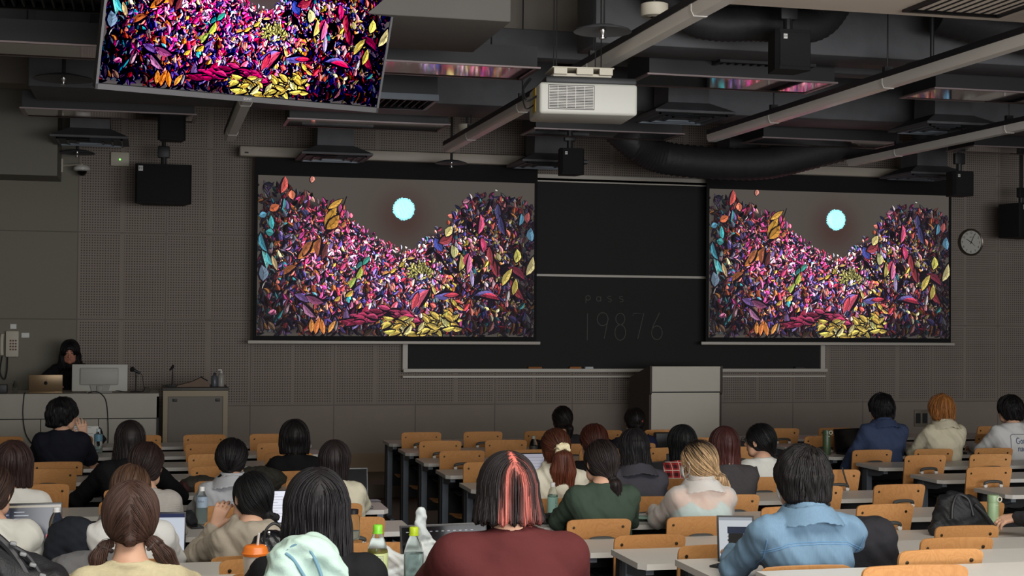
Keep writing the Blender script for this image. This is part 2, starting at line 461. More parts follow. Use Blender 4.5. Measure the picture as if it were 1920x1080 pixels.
def smooth_path(P, n=12):
    P = [Vector(p) for p in P]; P = [P[0]] + P + [P[-1]]; out = []
    for i in range(1, len(P) - 2):
        for j in range(n):
            t = j / n; a, b_, c, d_ = P[i - 1:i + 3]
            out.append(.5 * ((2 * b_) + (c - a) * t + (2 * a - 5 * b_ + 4 * c - d_) * t * t + (3 * b_ - a - 3 * c + d_) * t ** 3))
    out.append(P[-2]); return out


DG = 'black ceiling ducts'
for i, (a, b_, mm, lab) in enumerate([
    (((-.2, 8.35, S(1.72)), (2.02, 9.4, S(2.3))), 0, 'soffit_dk', 'grey-black boxed duct beside the television'),
    (((2.9, 9.55, S(1.86)), (XR, 10.0, S(2.4))), 0, 'duct', 'long black rectangular duct crossing above the projector'),
    (((3.2, 7.9, S(2.0)), (XR, 8.62, S(2.6))), 0, 'duct', 'long black duct behind the pale ceiling panel at the upper right'),
    (((-1.0, 12.3, S(1.80)), (3.4, 13.1, S(2.3))), 0, 'duct', 'black rectangular duct crossing below the television'),
    (((3.7, 12.5, S(1.84)), (XR, 13.1, S(2.3))), 0, 'duct', 'black rectangular duct crossing before the front wall'),
    (((XL, 10.9, S(1.98)), (XR, 11.1, S(2.2))), 0, 'duct', 'narrow black cable tray crossing the whole ceiling')]):
    bx = MB(); bx.rbox(a[0][0], a[1][0], a[0][1], a[1][1], a[0][2], a[1][2], .012)
    if mm == 'soffit_dk': M['soffit_dk'] = M.get('soffit_dk') or mat('duct_grey', (96, 93, 88), .7, noise=.1, nscale=4)
    o = bx.build('ceiling_duct', M[mm]); obj_tag(o, lab, 'duct', DG)
for pts, r, lab in [
    ([(3.15, 9.32, S(2.3)), (3.5, 9.25, S(2.0)), (3.95, 9.2, S(1.98)), (4.4, 9.25, S(2.02)), (4.62, 9.3, S(2.3))], .12, 'sagging black flexible duct hose right of the projector'),
    ([(4.4, 14.1, S(2.0)), (4.75, 14.1, S(1.72)), (5.1, 14.1, S(1.60)), (6.0, 14.12, S(1.58)), (6.6, 14.12, S(1.70)), (7.3, 14.1, S(1.9))], .17, 'sagging black flexible duct hose above the chalkboard'),
    ([(2.2, 7.3, S(2.3)), (2.5, 7.5, S(2.2)), (2.62, 7.7, S(2.3)), (2.6, 8.0, S(2.6))], .16, 'fat black flexible duct behind the projector'),
    ([(5.3, 9.25, S(2.15)), (6.3, 9.2, S(2.0)), (7.6, 9.2, S(2.0)), (9.0, 9.25, S(2.15))], .16, 'black flexible duct hose at the right under the pale panel')]:
    pp, rs = ribbed(smooth_path(pts), r)
    b = MB(); b.tube(pp, rs, 18); o = b.build('flexible_duct', M['hose'], smooth=60); obj_tag(o, lab, 'duct hose', 'flexible ducts')
    for q in (len(pp) // 3, 2 * len(pp) // 3):
        b = MB(); b.tube([pp[q] + Vector((0, 0, r * .9)), Vector((pp[q].x, pp[q].y, ZC))], .008, 6); b.build('hanger_rod', M['black'], o)
# dark return grilles
for x, y, H, w_, l_, lab in [(1.75, 11.8, 1.75, .5, .6, 'open black vent box under the television corner'), (4.15, 7.0, 1.755, .62, .62, 'black square grille set in the pale ceiling panel'), (3.95, 9.9, 1.84, .75, .4, 'black louvred vent behind the nearest ceiling loudspeaker'), (-1.0, 9.2, 1.9, .9, .5, 'black louvred vent at the far upper left'), (8.1, 11.0, 1.7, .8, .4, 'black louvred vent at the right beyond the duct rail')]:
    t = thing('ceiling_vent', lab, 'vent', (x, y, S(H)), group='ceiling vents')
    b = MB(); b.box(0, w_, 0, .03, 0, .05).box(0, w_, l_ - .03, l_, 0, .05).box(0, .03, .03, l_ - .03, 0, .05).box(w_ - .03, w_, .03, l_ - .03, 0, .05); b.build('frame', M['steel_grey'] if x == 1.75 else M['black'], t)
    b = MB(); b.box(.01, w_ - .01, .01, l_ - .01, .05, .16 if x == 3.75 else .35); b.build('box', M['black'], t)
    b = MB()
    for i in range(1, int(w_ / .06)): b.box(i * .06, i * .06 + .012, .03, l_ - .03, .01, .05)
    b.build('slats', M['black_panel'], t)

# ------------------------------------------------------------------ projected picture (a dense field of coloured leaves, pale sun)
def leaf_picture():
    rng = random.Random(7); V = []; F = []; C = []
    idx = [0]
    def poly(pts, col, z=None):
        i = idx[0]; idx[0] += 1; o = len(V); zz = -(0.0008 + i * 8e-7)
        for p in pts: V.append((p[0], zz, -p[1])); C.append(col)
        F.append(tuple(range(o, o + len(pts))))
    def shade(c, f): return tuple(max(0, min(255, v * f)) for v in c)
    GREY = (70, 66, 61)
    W = 16 / 9
    # background: dark with soft grey surround
    nx, ny = 48, 27
    top = [(0, .02), (.08, .10), (.18, .14), (.27, .20), (.34, .28), (.42, .38), (.50, .45), (.56, .44), (.62, .34), (.68, .30), (.72, .18), (.80, .10), (.90, .12), (1, .16)]
    def T(u):
        for (a, b_), (c, d_) in zip(top, top[1:]):
            if u <= c: return b_ + (d_ - b_) * (u - a) / (c - a)
        return top[-1][1]
    def fade(u, v):
        e = min(u / .10, (1 - u) / .12, (1 - v) / .10, 1.0)
        return max(0, e)
    g = {}
    for j in range(ny + 1):
        for i in range(nx + 1):
            u, v = i / nx, j / ny
            ins = max(0, min(1, (v - T(u)) / .06)); e = fade(u, v) * ins
            c = (70 - 44 * e, 65 - 44 * e, 60 - 30 * e)
            r = math.hypot((u - .515) * W, v - .24); gl = math.exp(-(r / .16) ** 2)
            c = (c[0] - 8 * gl, c[1] - 22 * gl, c[2] - 20 * gl)
            g[i, j] = len(V); V.append((u * W, -.0005, -v)); C.append(c)
    for j in range(ny):
        for i in range(nx): F.append((g[i, j], g[i + 1, j], g[i + 1, j + 1], g[i, j + 1]))
    def leaf(x, y, L, wd, ang, col, col2=None, under=False):
        ca, sa = math.cos(ang), math.sin(ang); bend = rng.uniform(-.15, .15) * L
        o_ = .0009 if under else .004
        poly([(x + ca * a_ * L - sa * b_ * (wd + 2 * o_) , y + sa * a_ * L + ca * b_ * (wd + 2 * o_) + 0) for a_, b_ in ((-.10, 0), (.12, .36), (.45, .5), (.8, .34), (1.08, 0), (.8, -.34), (.45, -.5), (.12, -.36))], (22, 16, 26))
        def P(t, s):
            px = t * L; py = s * wd + bend * 4 * t * (1 - t)
            return (x + ca * px - sa * py, y + sa * px + ca * py)
        a = [P(0, 0), P(.18, .32), P(.45, .5), P(.75, .34), P(1, 0), P(.6, 0), P(.3, 0)]
        b_ = [P(0, 0), P(.18, -.32), P(.45, -.5), P(.75, -.34), P(1, 0), P(.6, 0), P(.3, 0)]
        poly(a, col); poly(b_, col2 or shade(col, .62))
        if L > .045:
            poly([P(0, -.03), P(.5, -.05), P(1, 0), P(.5, .03)], shade(col, .3))
            if L > .07:
                for q in (.25, .45, .62):
                    poly([P(q, .02), P(q + .16, .36), P(q + .2, .34), P(q + .05, .02)], shade(col, .72))
    PK = [(255, 50, 130), (250, 80, 175), (255, 120, 190), (235, 40, 90), (255, 90, 120), (225, 60, 160)]
    RD = [(230, 60, 70), (250, 100, 90), (200, 50, 60), (245, 130, 110)]
    OR = [(240, 130, 50), (220, 100, 50), (250, 160, 70), (180, 80, 50)]
    PU = [(120, 90, 200), (90, 80, 160), (160, 130, 215), (70, 60, 130), (140, 100, 170)]
    NV = [(40, 44, 92), (30, 30, 60), (60, 60, 100), (28, 24, 40), (50, 30, 50)]
    TE = [(70, 190, 200), (50, 150, 170), (90, 170, 190)]
    YE = [(250, 215, 80), (240, 225, 130), (225, 190, 60), (250, 235, 160)]
    CR = [(250, 225, 215), (255, 245, 235), (220, 200, 210), (240, 190, 200)]
    MR = [(120, 40, 60), (90, 30, 50), (140, 60, 80), (80, 40, 60)]
    def pick(u, v):
        w_ = []
        dc = math.hypot((u - .36) / .18, (v - .40) / .25)
        w_.append((PK, 3.6 * math.exp(-dc * dc) + .10)); w_.append((CR, 1.3 * math.exp(-((u - .47) / .14) ** 2 - ((v - .42) / .12) ** 2) + .10))
        w_.append((PU, .35 + .9 * math.exp(-((u - .42) / .15) ** 2 - ((v - .70) / .14) ** 2) + .5 * math.exp(-((u - .62) / .08) ** 2 - ((v - .33) / .1) ** 2)))
        w_.append((NV, .30)); w_.append((RD, .30 + .9 * math.exp(-((u - .60) / .16) ** 2 - ((v - .72) / .2) ** 2)))
        w_.append((YE, .05 + .55 * math.exp(-((u - .80) / .14) ** 2 - ((v - .55) / .25) ** 2) + .8 * math.exp(-((u - .57) / .07) ** 2 - ((v - .58) / .06) ** 2)))
        w_.append((OR, .14 + .7 * math.exp(-((u - .18) / .12) ** 2 - ((v - .6) / .35) ** 2))); w_.append((TE, .06 + .35 * math.exp(-((u - .03) / .06) ** 2)))
        w_.append((MR, .35 * (abs(u - .5) * 2) ** 1.5 + .15))
        s = sum(b_ for a, b_ in w_); r = rng.random() * s
        for a, b_ in w_:
            r -= b_
            if r <= 0: return rng.choice(a)
        return NV[0]
    def bright(u, v):
        d_ = math.hypot((u - .47) / .42, (v - .52) / .50)
        return .50 + .78 * math.exp(-d_ * d_ * 1.2)
    pts = []
    for _ in range(11500):
        u = rng.random(); v = rng.random() ** .85
        d_ = v - T(u)
        if d_ < -.02 + .05 * rng.random() * (1 if .3 < u < .7 else .3): continue
        if d_ < .1 and rng.random() < .45 and not .3 < u < .7: continue
        e = fade(u, v)
        if rng.random() > .30 + .8 * e: continue
        pts.append((v + rng.uniform(-.05, .05), u, v))
    pts.sort()
    for _, u, v in pts:
        far = math.exp(-((u - .48) / .2) ** 2 - ((v - .45) / .2) ** 2)
        L = (.013 + .024 * rng.random() ** 2 + .020 * max(0, v - .45) + .014 * abs(u - .5)) * (1.15 - .40 * far)
        c = pick(u, v); b_ = bright(u, v) * rng.choice((.45, .75, .95, 1.15, 1.35, 1.5))
        if rng.random() < .10: c = rng.choice(NV)
        if rng.random() < .22: c = tuple(cc * .55 + 115 for cc in c)
        e = .35 + .65 * fade(u, v)
        c = tuple(cc * b_ * e + gg * .35 * (1 - e) for cc, gg in zip(c, GREY))
        ang = rng.uniform(-2.6, -.5) if rng.random() < .75 else rng.uniform(0, 6.28)
        leaf(u * W, v, L * rng.uniform(.8, 1.6), L * rng.uniform(.32, .75), ang, c, shade(c, rng.uniform(.2, .75)), under=True)
    # dark branches
    def branch(P, w0):
        for i in range(len(P) - 1):
            (x0, y0), (x1, y1) = P[i], P[i + 1]; dx, dy = x1 - x0, y1 - y0; l = math.hypot(dx, dy); nx_, ny_ = -dy / l * w0, dx / l * w0
            poly([(x0 - nx_, y0 - ny_), (x1 - nx_ * .8, y1 - ny_ * .8), (x1 + nx_ * .8, y1 + ny_ * .8), (x0 + nx_, y0 + ny_)], (18, 14, 20))
    U = lambda u, v: (u * W, v)
    branch([U(.62, .44), U(.66, .53), U(.70, .62), U(.75, .72)], .006); branch([U(.70, .62), U(.68, .72)], .004)
    branch([U(.78, .40), U(.86, .52), U(.93, .66), U(.99, .80)], .007); branch([U(.55, .52), U(.62, .62), U(.67, .68)], .005)
    branch([U(.10, .60), U(.20, .48), U(.29, .22), U(.31, .12)], .004)
    for u, v, s in [(.62, .46, .05), (.80, .56, .06), (.79, .70, .05), (.86, .60, .06), (.70, .58, .04)]:
        for _ in range(2): leaf(u * W + rng.uniform(-.03, .03), v + rng.uniform(-.03, .03), s * 1.4, s * .6, rng.uniform(0, 6.28), (28, 20, 28))
    # big feature leaves: (u, v, length, width, degrees, colour)
    big = [(.09, .62, .10, .04, -35, (160, 90, 50)), (.14, .52, .13, .05, -50, (205, 120, 45)), (.17, .48, .12, .05, -48, (225, 140, 45)), (.16, .50, .11, .045, -60, (190, 110, 60)),
           (.235, .32, .15, .06, -62, (240, 175, 45)), (.24, .33, .12, .06, -50, (220, 150, 40)), (.245, .20, .11, .035, -35, (245, 180, 60)), (.21, .50, .12, .04, -80, (170, 90, 60)), (.225, .52, .11, .035, -75, (120, 60, 60)),
           (.08, .11, .11, .04, -78, (235, 90, 80)), (.115, .09, .06, .045, 80, (245, 130, 90)), (.185, .04, .05, .03, -80, (240, 150, 130)), (.04, .22, .07, .05, -30, (225, 110, 60)), (.09, .14, .08, .02, 100, (80, 160, 170)),
           (.03, .24, .05, .04, 160, (90, 160, 190)), (.05, .34, .09, .035, -95, (70, 190, 195)), (.055, .36, .05, .05, -170, (60, 150, 150)), (.01, .36, .13, .035, 70, (60, 140, 160)), (.015, .47, .12, .035, 75, (110, 190, 185)), (.03, .48, .10, .03, 60, (80, 180, 190)), (.05, .50, .10, .03, 70, (200, 170, 120)),
           (.02, .66, .10, .06, -95, (110, 130, 150)), (.35, .57, .05, .03, -60, (60, 140, 140)), (.37, .55, .07, .03, -50, (70, 170, 150)), (.345, .64, .09, .035, -65, (190, 205, 80)), (.325, .70, .08, .035, -60, (180, 200, 90)), (.31, .75, .06, .03, -40, (230, 190, 60)), (.27, .78, .05, .025, -40, (235, 190, 70)),
           (.44, .61, .05, .02, -20, (250, 170, 80)), (.47, .60, .05, .022, -40, (250, 210, 70)), (.50, .56, .05, .022, -42, (250, 215, 80)), (.53, .51, .05, .018, -10, (250, 200, 110)), (.62, .68, .06, .022, 70, (240, 215, 120)),
           (.655, .71, .09, .03, 55, (245, 205, 70)), (.69, .76, .07, .025, 50, (250, 215, 80)), (.71, .80, .06, .02, 30, (240, 190, 90)), (.60, .70, .13, .05, 150, (130, 110, 190)), (.61, .70, .14, .045, 120, (240, 90, 120)), (.57, .72, .12, .04, 110, (230, 70, 90)), (.70, .72, .13, .045, 170, (110, 100, 180)), (.72, .73, .10, .03, 175, (235, 60, 90)),
           (.86, .74, .15, .04, -178, (110, 100, 170)), (.87, .76, .13, .035, -170, (225, 50, 90)), (.90, .55, .14, .045, 35, (120, 40, 60)), (.91, .63, .16, .05, 55, (130, 45, 55)), (.88, .67, .13, .045, -60, (215, 190, 90)), (.92, .73, .11, .04, -80, (200, 180, 80)), (.97, .60, .13, .05, -70, (205, 190, 130)), (.93, .52, .09, .05, -85, (225, 215, 100)),
           (.70, .50, .09, .05, -100, (230, 225, 150)), (.72, .58, .11, .04, -85, (235, 215, 110)), (.63, .37, .10, .055, 60, (70, 80, 170)), (.645, .40, .10, .06, -30, (160, 60, 70)), (.67, .36, .08, .05, -60, (245, 225, 140)), (.79, .34, .13, .035, -85, (235, 80, 130)), (.80, .36, .10, .04, 80, (230, 60, 120)), (.745, .55, .09, .035, -80, (235, 70, 110)), (.77, .68, .12, .03, -95, (190, 170, 220)), (.75, .60, .13, .035, -85, (240, 120, 170)),
           (.86, .14, .12, .04, 80, (70, 66, 110)), (.87, .22, .13, .04, 75, (66, 62, 110)), (.95, .20, .08, .03, 100, (90, 150, 180)), (.97, .26, .07, .04, -80, (170, 80, 80)), (.99, .38, .09, .05, -95, (90, 140, 170)), (.73, .14, .05, .03, -20, (170, 110, 130)), (.85, .05, .02, .012, 20, (200, 200, 190)),
           (.84, .48, .14, .04, 75, (150, 50, 60)), (.83, .42, .12, .04, 78, (170, 60, 70)), (.325, .95, .13, .045, -100, (120, 90, 140)), (.335, .96, .12, .045, -70, (130, 110, 170)), (.19, .98, .09, .035, -90, (240, 150, 60)), (.205, .99, .11, .035, -75, (235, 130, 50)), (.235, .99, .10, .035, -100, (245, 140, 50)), (.25, .98, .09, .03, -60, (240, 160, 70)), (.17, .75, .12, .045, 20, (140, 70, 110)), (.13, .74, .10, .04, 30, (110, 80, 140)), (.16, .80, .12, .035, 45, (170, 110, 150))]
    for u, v, L, wd, a, c in big: leaf(u * W, v, L, wd, math.radians(a), c, shade(c, .72))
    # magenta and yellow drifts along the lower edge
    for _ in range(42):
        u = rng.uniform(.34, .60); v = .97 - .10 * (1 - abs(u - .48) * 5) - rng.uniform(0, .05); leaf(u * W, v, .085, .032, math.radians(rng.uniform(150, 200)), shade(rng.choice([(225, 50, 110), (240, 70, 130), (200, 50, 100)]), rng.uniform(.6, 1)))
    for _ in range(80):
        t_ = rng.random(); u = .47 + .24 * t_; v = .935 + .035 * math.sin(t_ * 6 - .6) + rng.uniform(-.04, .04); leaf(u * W, v, rng.uniform(.055, .085), .030, math.radians(rng.uniform(-60, 60) if rng.random() < .5 else rng.uniform(150, 230)), shade(rng.choice([(255, 226, 100), (250, 215, 95), (240, 196, 80), (255, 240, 160)]), rng.uniform(.8, 1.08)))
    for _ in range(60):
        t_ = rng.random(); u = .54 + .08 * t_; v = .58 + .02 * math.sin(t_ * 9) + rng.uniform(-.03, .03); leaf(u * W, v, rng.uniform(.02, .04), .014, math.radians(rng.uniform(0, 360)), shade((250, 240, 130), rng.uniform(.7, 1)))
    # pale sun with a ragged rim
    cx, cy = .515 * W, .19
    P = []
    for i in range(96):
        a = i / 96 * 2 * math.pi; r = .070 * (1 + .13 * (rng.random() - .4)); P.append((cx + math.cos(a) * r, cy + math.sin(a) * r))
    poly(P, (150, 240, 250))
    P = [(cx + math.cos(i / 48 * 6.2832) * .060, cy + math.sin(i / 48 * 6.2832) * .060) for i in range(48)]; poly(P, (190, 255, 255))
    me = bpy.data.meshes.new('picture')
    V2 = [(v[0] - W / 2, v[1], max(-1.0, min(0.0, v[2])) + .5) for v in V]
    V2 = [(max(-W / 2, min(W / 2, v[0])), v[1], v[2]) for v in V2]
    me.from_pydata(V2, [], F)
    at = me.color_attributes.new('Col', 'FLOAT_COLOR', 'POINT')
    at.data.foreach_set('color', np.array([lin(c) for c in C], 'f4').ravel())
    return me


def picture_mat(name, gain, lift, sat=1.0):
    w = N(name); a = w.n('ShaderNodeAttribute', attribute_name='Col')
    hs = w.n('ShaderNodeHueSaturation'); hs.inputs['Saturation'].default_value = sat; w.l(a.outputs['Color'], hs.inputs['Color'])
    ad = w.n('ShaderNodeVectorMath', operation='MULTIPLY_ADD'); w.l(hs.outputs[0], ad.inputs[0]); ad.inputs[1].default_value = (gain,) * 3; ad.inputs[2].default_value = lift
    w.b.inputs['Base Color'].default_value = (.01, .01, .01, 1); w.b.inputs['Roughness'].default_value = .8; w.b.inputs['Specular IOR Level'].default_value = 0
    w.l(ad.outputs[0], w.b.inputs['Emission Color']); w.b.inputs['Emission Strength'].default_value = 1.0
    w.m.cycles.emission_sampling = 'NONE'
    return w.m


PIC = leaf_picture()
pm = picture_mat('projected_light', 1.25, (.003, .003, .002), .95); tvm = picture_mat('television_light', 2.4, (-.05, -.045, -.03), 1.0)
PIC.materials.append(pm)

YS = 15.72
def screen(x0, x1, z0, z1, label, cx0, cx1, lr):
    k = YS / 16.0
    t = thing('projection_screen', label, 'projection screen', ((x0 + x1) / 2 * k, YS, CAMZ), group='projection screens')
    W2 = (x1 - x0) / 2 * k; a, b_ = z0 * k, z1 * k
    m = MB(); m.box(-W2 - .035, W2 + .035, 0, .006, a - .05, b_ + .20); m.build('screen_cloth', M['black_matte'], t)
    p = bpy.data.objects.new('projected_picture', PIC); COL.objects.link(p); p.parent = t; s = 2 * W2 / (16 / 9)
    p.scale = (s, 1, b_ - a); p.location = (0, -.001, (a + b_) / 2)
    m = MB(); m.rbox(-W2 - .09, W2 + .08, -.015, .02, a - .085, a - .05, .008); m.build('weight_bar', M['alu'], t)
    c = (x0 + x1) / 2 * k
    m = MB(); m.rbox(cx0 - c, cx1 - c, -.06, .10, b_ + .19, b_ + .30, .02); m.build('roller_case', mat('case_ivory', (190, 180, 165), .5), t)
    for bx_ in (cx0 - c + .25, cx1 - c - .25):
        m = MB(); m.box(bx_ - .02, bx_ + .02, .08, YF - YS, b_ + .20, b_ + .29); m.build('wall_bracket', M['off_white'], t)
    m = MB(); m.box(cx0 - c + .05, cx0 - c + .09, -.064, -.06, b_ + .22, b_ + .235); m.build('maker_plate', M['black'], t)
    return t


screen(1.078, 4.158, -.247, 1.486, 'left lowered projection screen showing colourful leaves under a pale sun', .86, 4.25, 'l')
screen(6.26, 9.347, -.240, 1.488, 'right lowered projection screen showing colourful leaves, beside the wall clock', 6.0, 9.35, 'r')

# chalkboard
t = thing('chalkboard', 'wide black sliding chalkboard with white rails on the front wall between the screens', 'chalkboard', (0, YF, CAMZ))
m = MB(); m.box(2.72, 7.63, -.05, -.03, .45, 1.50); m.build('upper_panel', M['board'], t)
m = MB(); m.box(2.72, 7.63, -.07, -.05, -.60, .45); lowp = m.build('lower_panel', M['board'], t)
m = MB(); m.box(2.66, 7.69, -.085, 0, 1.50, 1.585); m.box(2.66, 7.69, -.10, -.085, 1.50, 1.515); m.box(2.66, 7.69, -.10, -.085, 1.545, 1.56); m.build('top_rail', M['alu'], t)
m = MB(); m.box(2.66, 7.69, -.085, -.045, .437, .462); m.build('middle_rail', M['alu'], t)
for x in (2.66, 7.635):
    m = MB(); m.box(x, x + .055, -.085, 0, -.64, 1.50); m.build('side_rail', M['alu'], t)
m = MB(); m.box(2.66, 7.69, -.15, 0, -.635, -.62).box(2.66, 7.69, -.15, -.14, -.62, -.60).box(2.66, 7.69, -.10, 0, -.70, -.68); m.build('chalk_tray', M['alu'], t)
# chalk writing: pass / 19876
def stroke(mb, pts, r=.006, cx=0, cz=0, s=1.0):
    P = [(cx + x * s, -.0735, cz + z * s) for x, z in pts]; mb.tube(P, r, 5)
def arc(cx, cz, rx, rz, a0, a1, n=14): return [(cx + rx * math.cos(math.radians(a0 + (a1 - a0) * i / n)), cz + rz * math.sin(math.radians(a0 + (a1 - a0) * i / n))) for i in range(n + 1)]
m = MB(); cz = -.12
zx = [4.73, 4.90, 5.09, 5.31, 5.53]
stroke(m, [(.0, .14), (.02, .15), (.02, -.16)], cx=4.75, cz=cz)
stroke(m, arc(0, .08, .065, .075, 0, 360), cx=4.95, cz=cz); stroke(m, [(.065, .09), (.02, -.14)], cx=4.95, cz=cz)
stroke(m, arc(0, .085, .055, .065, 90, 450), cx=5.16, cz=cz); stroke(m, arc(0, -.07, .065, .09, 90, 450), cx=5.16, cz=cz)
stroke(m, [(-.06, .12), (-.055, .15), (.07, .15), (.0, -.14)], cx=5.37, cz=cz)
stroke(m, [(.03, .16), (-.05, .0)] + arc(0, -.07, .065, .08, 160, 520), cx=5.60, cz=cz)
m.build('chalk_number', M['chalk'], t); m = MB()
cz = .19
for ch, x in (('p', 4.77), ('a', 4.90), ('s', 5.03), ('s', 5.17)):
    if ch == 'p': stroke(m, [(-.02, .03), (-.02, -.05)], .005, x, cz); stroke(m, arc(.005, .01, .028, .025, 150, -150), .005, x, cz)
    if ch == 'a': stroke(m, arc(0, 0, .026, .026, 30, 330), .005, x, cz); stroke(m, [(.026, .026), (.026, -.03)], .005, x, cz)
    if ch == 's': stroke(m, arc(0, .016, .022, .016, 40, 270, 8) + arc(0, -.016, .022, .016, 90, -140, 8), .005, x, cz)
m.build('chalk_word', M['chalk'], t)
# chalks and erasers on the tray
for i, (x, w_, c, lab) in enumerate([(4.15, .16, (150, 96, 50), 'brown felt board eraser at the left of the chalk tray'), (4.62, .14, (170, 110, 60), 'brown felt board eraser beside the podium on the tray'), (4.78, .10, (200, 205, 205), 'pale chalk box lying on the tray beside the podium'), (7.35, .12, (60, 58, 56), 'dark board eraser at the right end of the tray')]):
    m = MB(); m.rbox(-w_ / 2, w_ / 2, -.03, .03, 0, .035, .008); m.box(-w_ / 2 + .005, w_ / 2 - .005, -.028, .028, .033, .042)
    o = m.build('board_eraser' if i != 2 else 'chalk_box', mat('felt_%d' % i, c, .9), loc=(x, YF - .105, CAMZ - .62)); obj_tag(o, lab, 'eraser' if i != 2 else 'box')

# wall clock at five past ten
t = thing('wall_clock', 'round white wall clock with dark rim to the right of the right screen', 'clock', (9.635, YF, CAMZ + .93))
m = MB(); m.lathe([(0, .0), (.165, 0), (.165, .03), (.155, .042), (.142, .036), (.142, .02), (0, .02)], n=48, axis='y'); m.build('rim', mat('clock_rim', (92, 82, 72), .3, metal=.6), t)
m = MB(); m.lathe([(0, .0225), (.1415, .0225), (.1415, .0205), (0, .0205)], n=48, axis='y'); face = m.build('dial', mat('dial', (205, 204, 194), .5), t)
for h in range(1, 13):
    a = math.radians(90 - h * 30); text_mesh(str(h), .038, M['black'], face, (math.cos(a) * .115, -.024, math.sin(a) * .115), name='numeral')
text_mesh('SEIKO', .014, M['black'], face, (0, -.024, .062), name='maker_name')
def hand(L, w_, deg, tail, d_):
    a = math.radians(90 - deg); c, s = math.cos(a), math.sin(a); q = MB()
    P = [(-tail, -w_), (L, -w_ * .6), (L, w_ * .6), (-tail, w_)]; q.prism([(x * c - y * s, x * s + y * c) for x, y in P], -.024 - d_, -.026 - d_, 'y'); return q
hand(.075, .005, 302, .02, .002).build('hour_hand', M['black'], t); hand(.11, .004, 26, .025, .005).build('minute_hand', M['black'], t); hand(.07, .0015, 130, .01, .008).build('second_hand', M['black'], t)

# small wall items on the left
t = thing('access_point', 'small white wireless box with a green lamp high on the front wall', 'wireless box', (-.36, YF, CAMZ + 1.60))
m = MB(); m.rbox(-.10, .09, -.05, 0, -.07, .08, .012); m.build('case', M['off_white'], t)
m = MB(); m.lathe([(0, .056), (.006, .055), (.008, .05)], c=(-.005, 0, 0), n=12, axis='y'); m.build('lamp', mat('green_led', (40, 160, 40), .4, emit=(120, 255, 90), es=3), t)
t = thing('dome_camera', 'white dome security camera on a bracket below the access box', 'camera', (-.74, YF - .2, CAMZ + 1.47))
m = MB(); m.tube([(-.22, .2, .05), (0, 0, .05)], .012, 8); m.box(-.24, -.2, .17, .2, -.02, .12); m.build('bracket', M['off_white'], t)
m = MB(); m.lathe([(0, .035), (.07, .035), (.085, .015), (.085, -.01), (.06, -.02), (0, -.02)], n=28); m.build('housing', M['white_plastic'], t)
m = MB(); m.lathe([(.052, -.018), (.045, -.045), (.025, -.065), (0, -.07)], n=24); m.build('dome', M['black_gloss'], t)
t = thing('wall_telephone', 'beige wall telephone with handset at the left end of the front wall', 'telephone', (-1.46, YF, CAMZ - .33))
m = MB(); m.rbox(-.02, .11, -.06, 0, -.15, .12, .012); m.build('base', M['off_white'], t)
m = MB()
for i in range(3):
    for j in range(4): m.rbox(.02 + i * .026, .038 + i * .026, -.066, -.058, -.08 + j * .03, -.062 + j * .03, .003)
m.build('keypad', mat('phone_keys', (120, 85, 75), .6), t)
m = MB(); m.tube(smooth_path([(-.05, -.08, -.13), (-.055, -.075, -.08), (-.055, -.075, .03), (-.05, -.08, .09)]), .018, 10); m.build('handset', M['off_white'], t)
m = MB(); m.tube(smooth_path([(-.05, -.07, -.14), (-.07, -.05, -.3), (-.03, -.04, -.38), (-.005, -.04, -.3), (0, -.04, -.15)]), .007, 8); m.build('cord', M['black'], t)
m = MB(); m.rbox(.13, .21, -.015, 0, .05, .10, .004).box(.02, .08, -.012, 0, .14, .19); m.build('name_card', M['paper'], t)
# outlet plate near the right seats
m = MB(); m.rbox(-.09, .09, -.02, 0, -.10, .10, .006); o = m.build('wall_outlet', mat('outlet_plate', (120, 112, 98), .5), loc=(8.98, YF, CAMZ - 1.2)); obj_tag(o, 'small beige outlet box with dark frames low on the wall at the right', 'outlet')
for x in (-.045, .045):
    m = MB(); m.box(x - .03, x + .03, -.028, -.02, -.06, .06); m.build('socket_cover', M['black'], o)

# television hung from the ceiling, tilted towards the seats
TW = 1.66; ya, ti = .2948548, .34737511
r = Vector((math.cos(ya), math.sin(ya), 0)); nn = Vector((math.sin(ya), -math.cos(ya), 0)); up = math.cos(ti) * Vector((0, 0, 1)) + math.sin(ti) * nn; fr = r.cross(up)
t = thing('television', 'large ceiling-hung television showing colourful leaves, tilted down at the upper left', 'television')
t.matrix_world = Matrix(((r.x, -fr.x, up.x, .47454566), (r.y, -fr.y, up.y, 8.34490657), (r.z, -fr.z, up.z, CAMZ + 1.18732937), (0, 0, 0, 1)))
TH = TW * 9 / 16
m = MB(); m.rbox(-TW / 2, TW / 2, 0, .06, 0, TH, .006); m.build('casing', M['black'], t)
m = MB(); m.box(-TW / 2, -TW / 2 + .013, -.008, 0, 0, TH).box(TW / 2 - .013, TW / 2, -.008, 0, 0, TH).box(-TW / 2, TW / 2, -.008, 0, 0, .03).box(-TW / 2, TW / 2, -.008, 0, TH - .013, TH); bz = m.build('bezel', mat('bezel_grey', (120, 120, 122), .35, metal=.5), t)
text_mesh('SONY', .018, M['white_plastic'], bz, (0.02, -.009, .015), name='maker_name')
me = PIC.copy(); me.materials.clear(); me.materials.append(tvm)
p = bpy.data.objects.new('display', me); COL.objects.link(p); p.parent = t; sc = (TW - .03) / (16 / 9); p.scale = (sc, .3, TH - .05); p.location = (0, 0, TH / 2 + .01)
m = MB()
for x in (-.3, .3): m.box(x - .03, x + .03, .06, .09, .1, TH - .1)
m.tube([(0, .09, TH * .6), (0, .35, TH * .9), (0, .6, 2.0)], .03, 10); m.build('mount', M['black'], t)

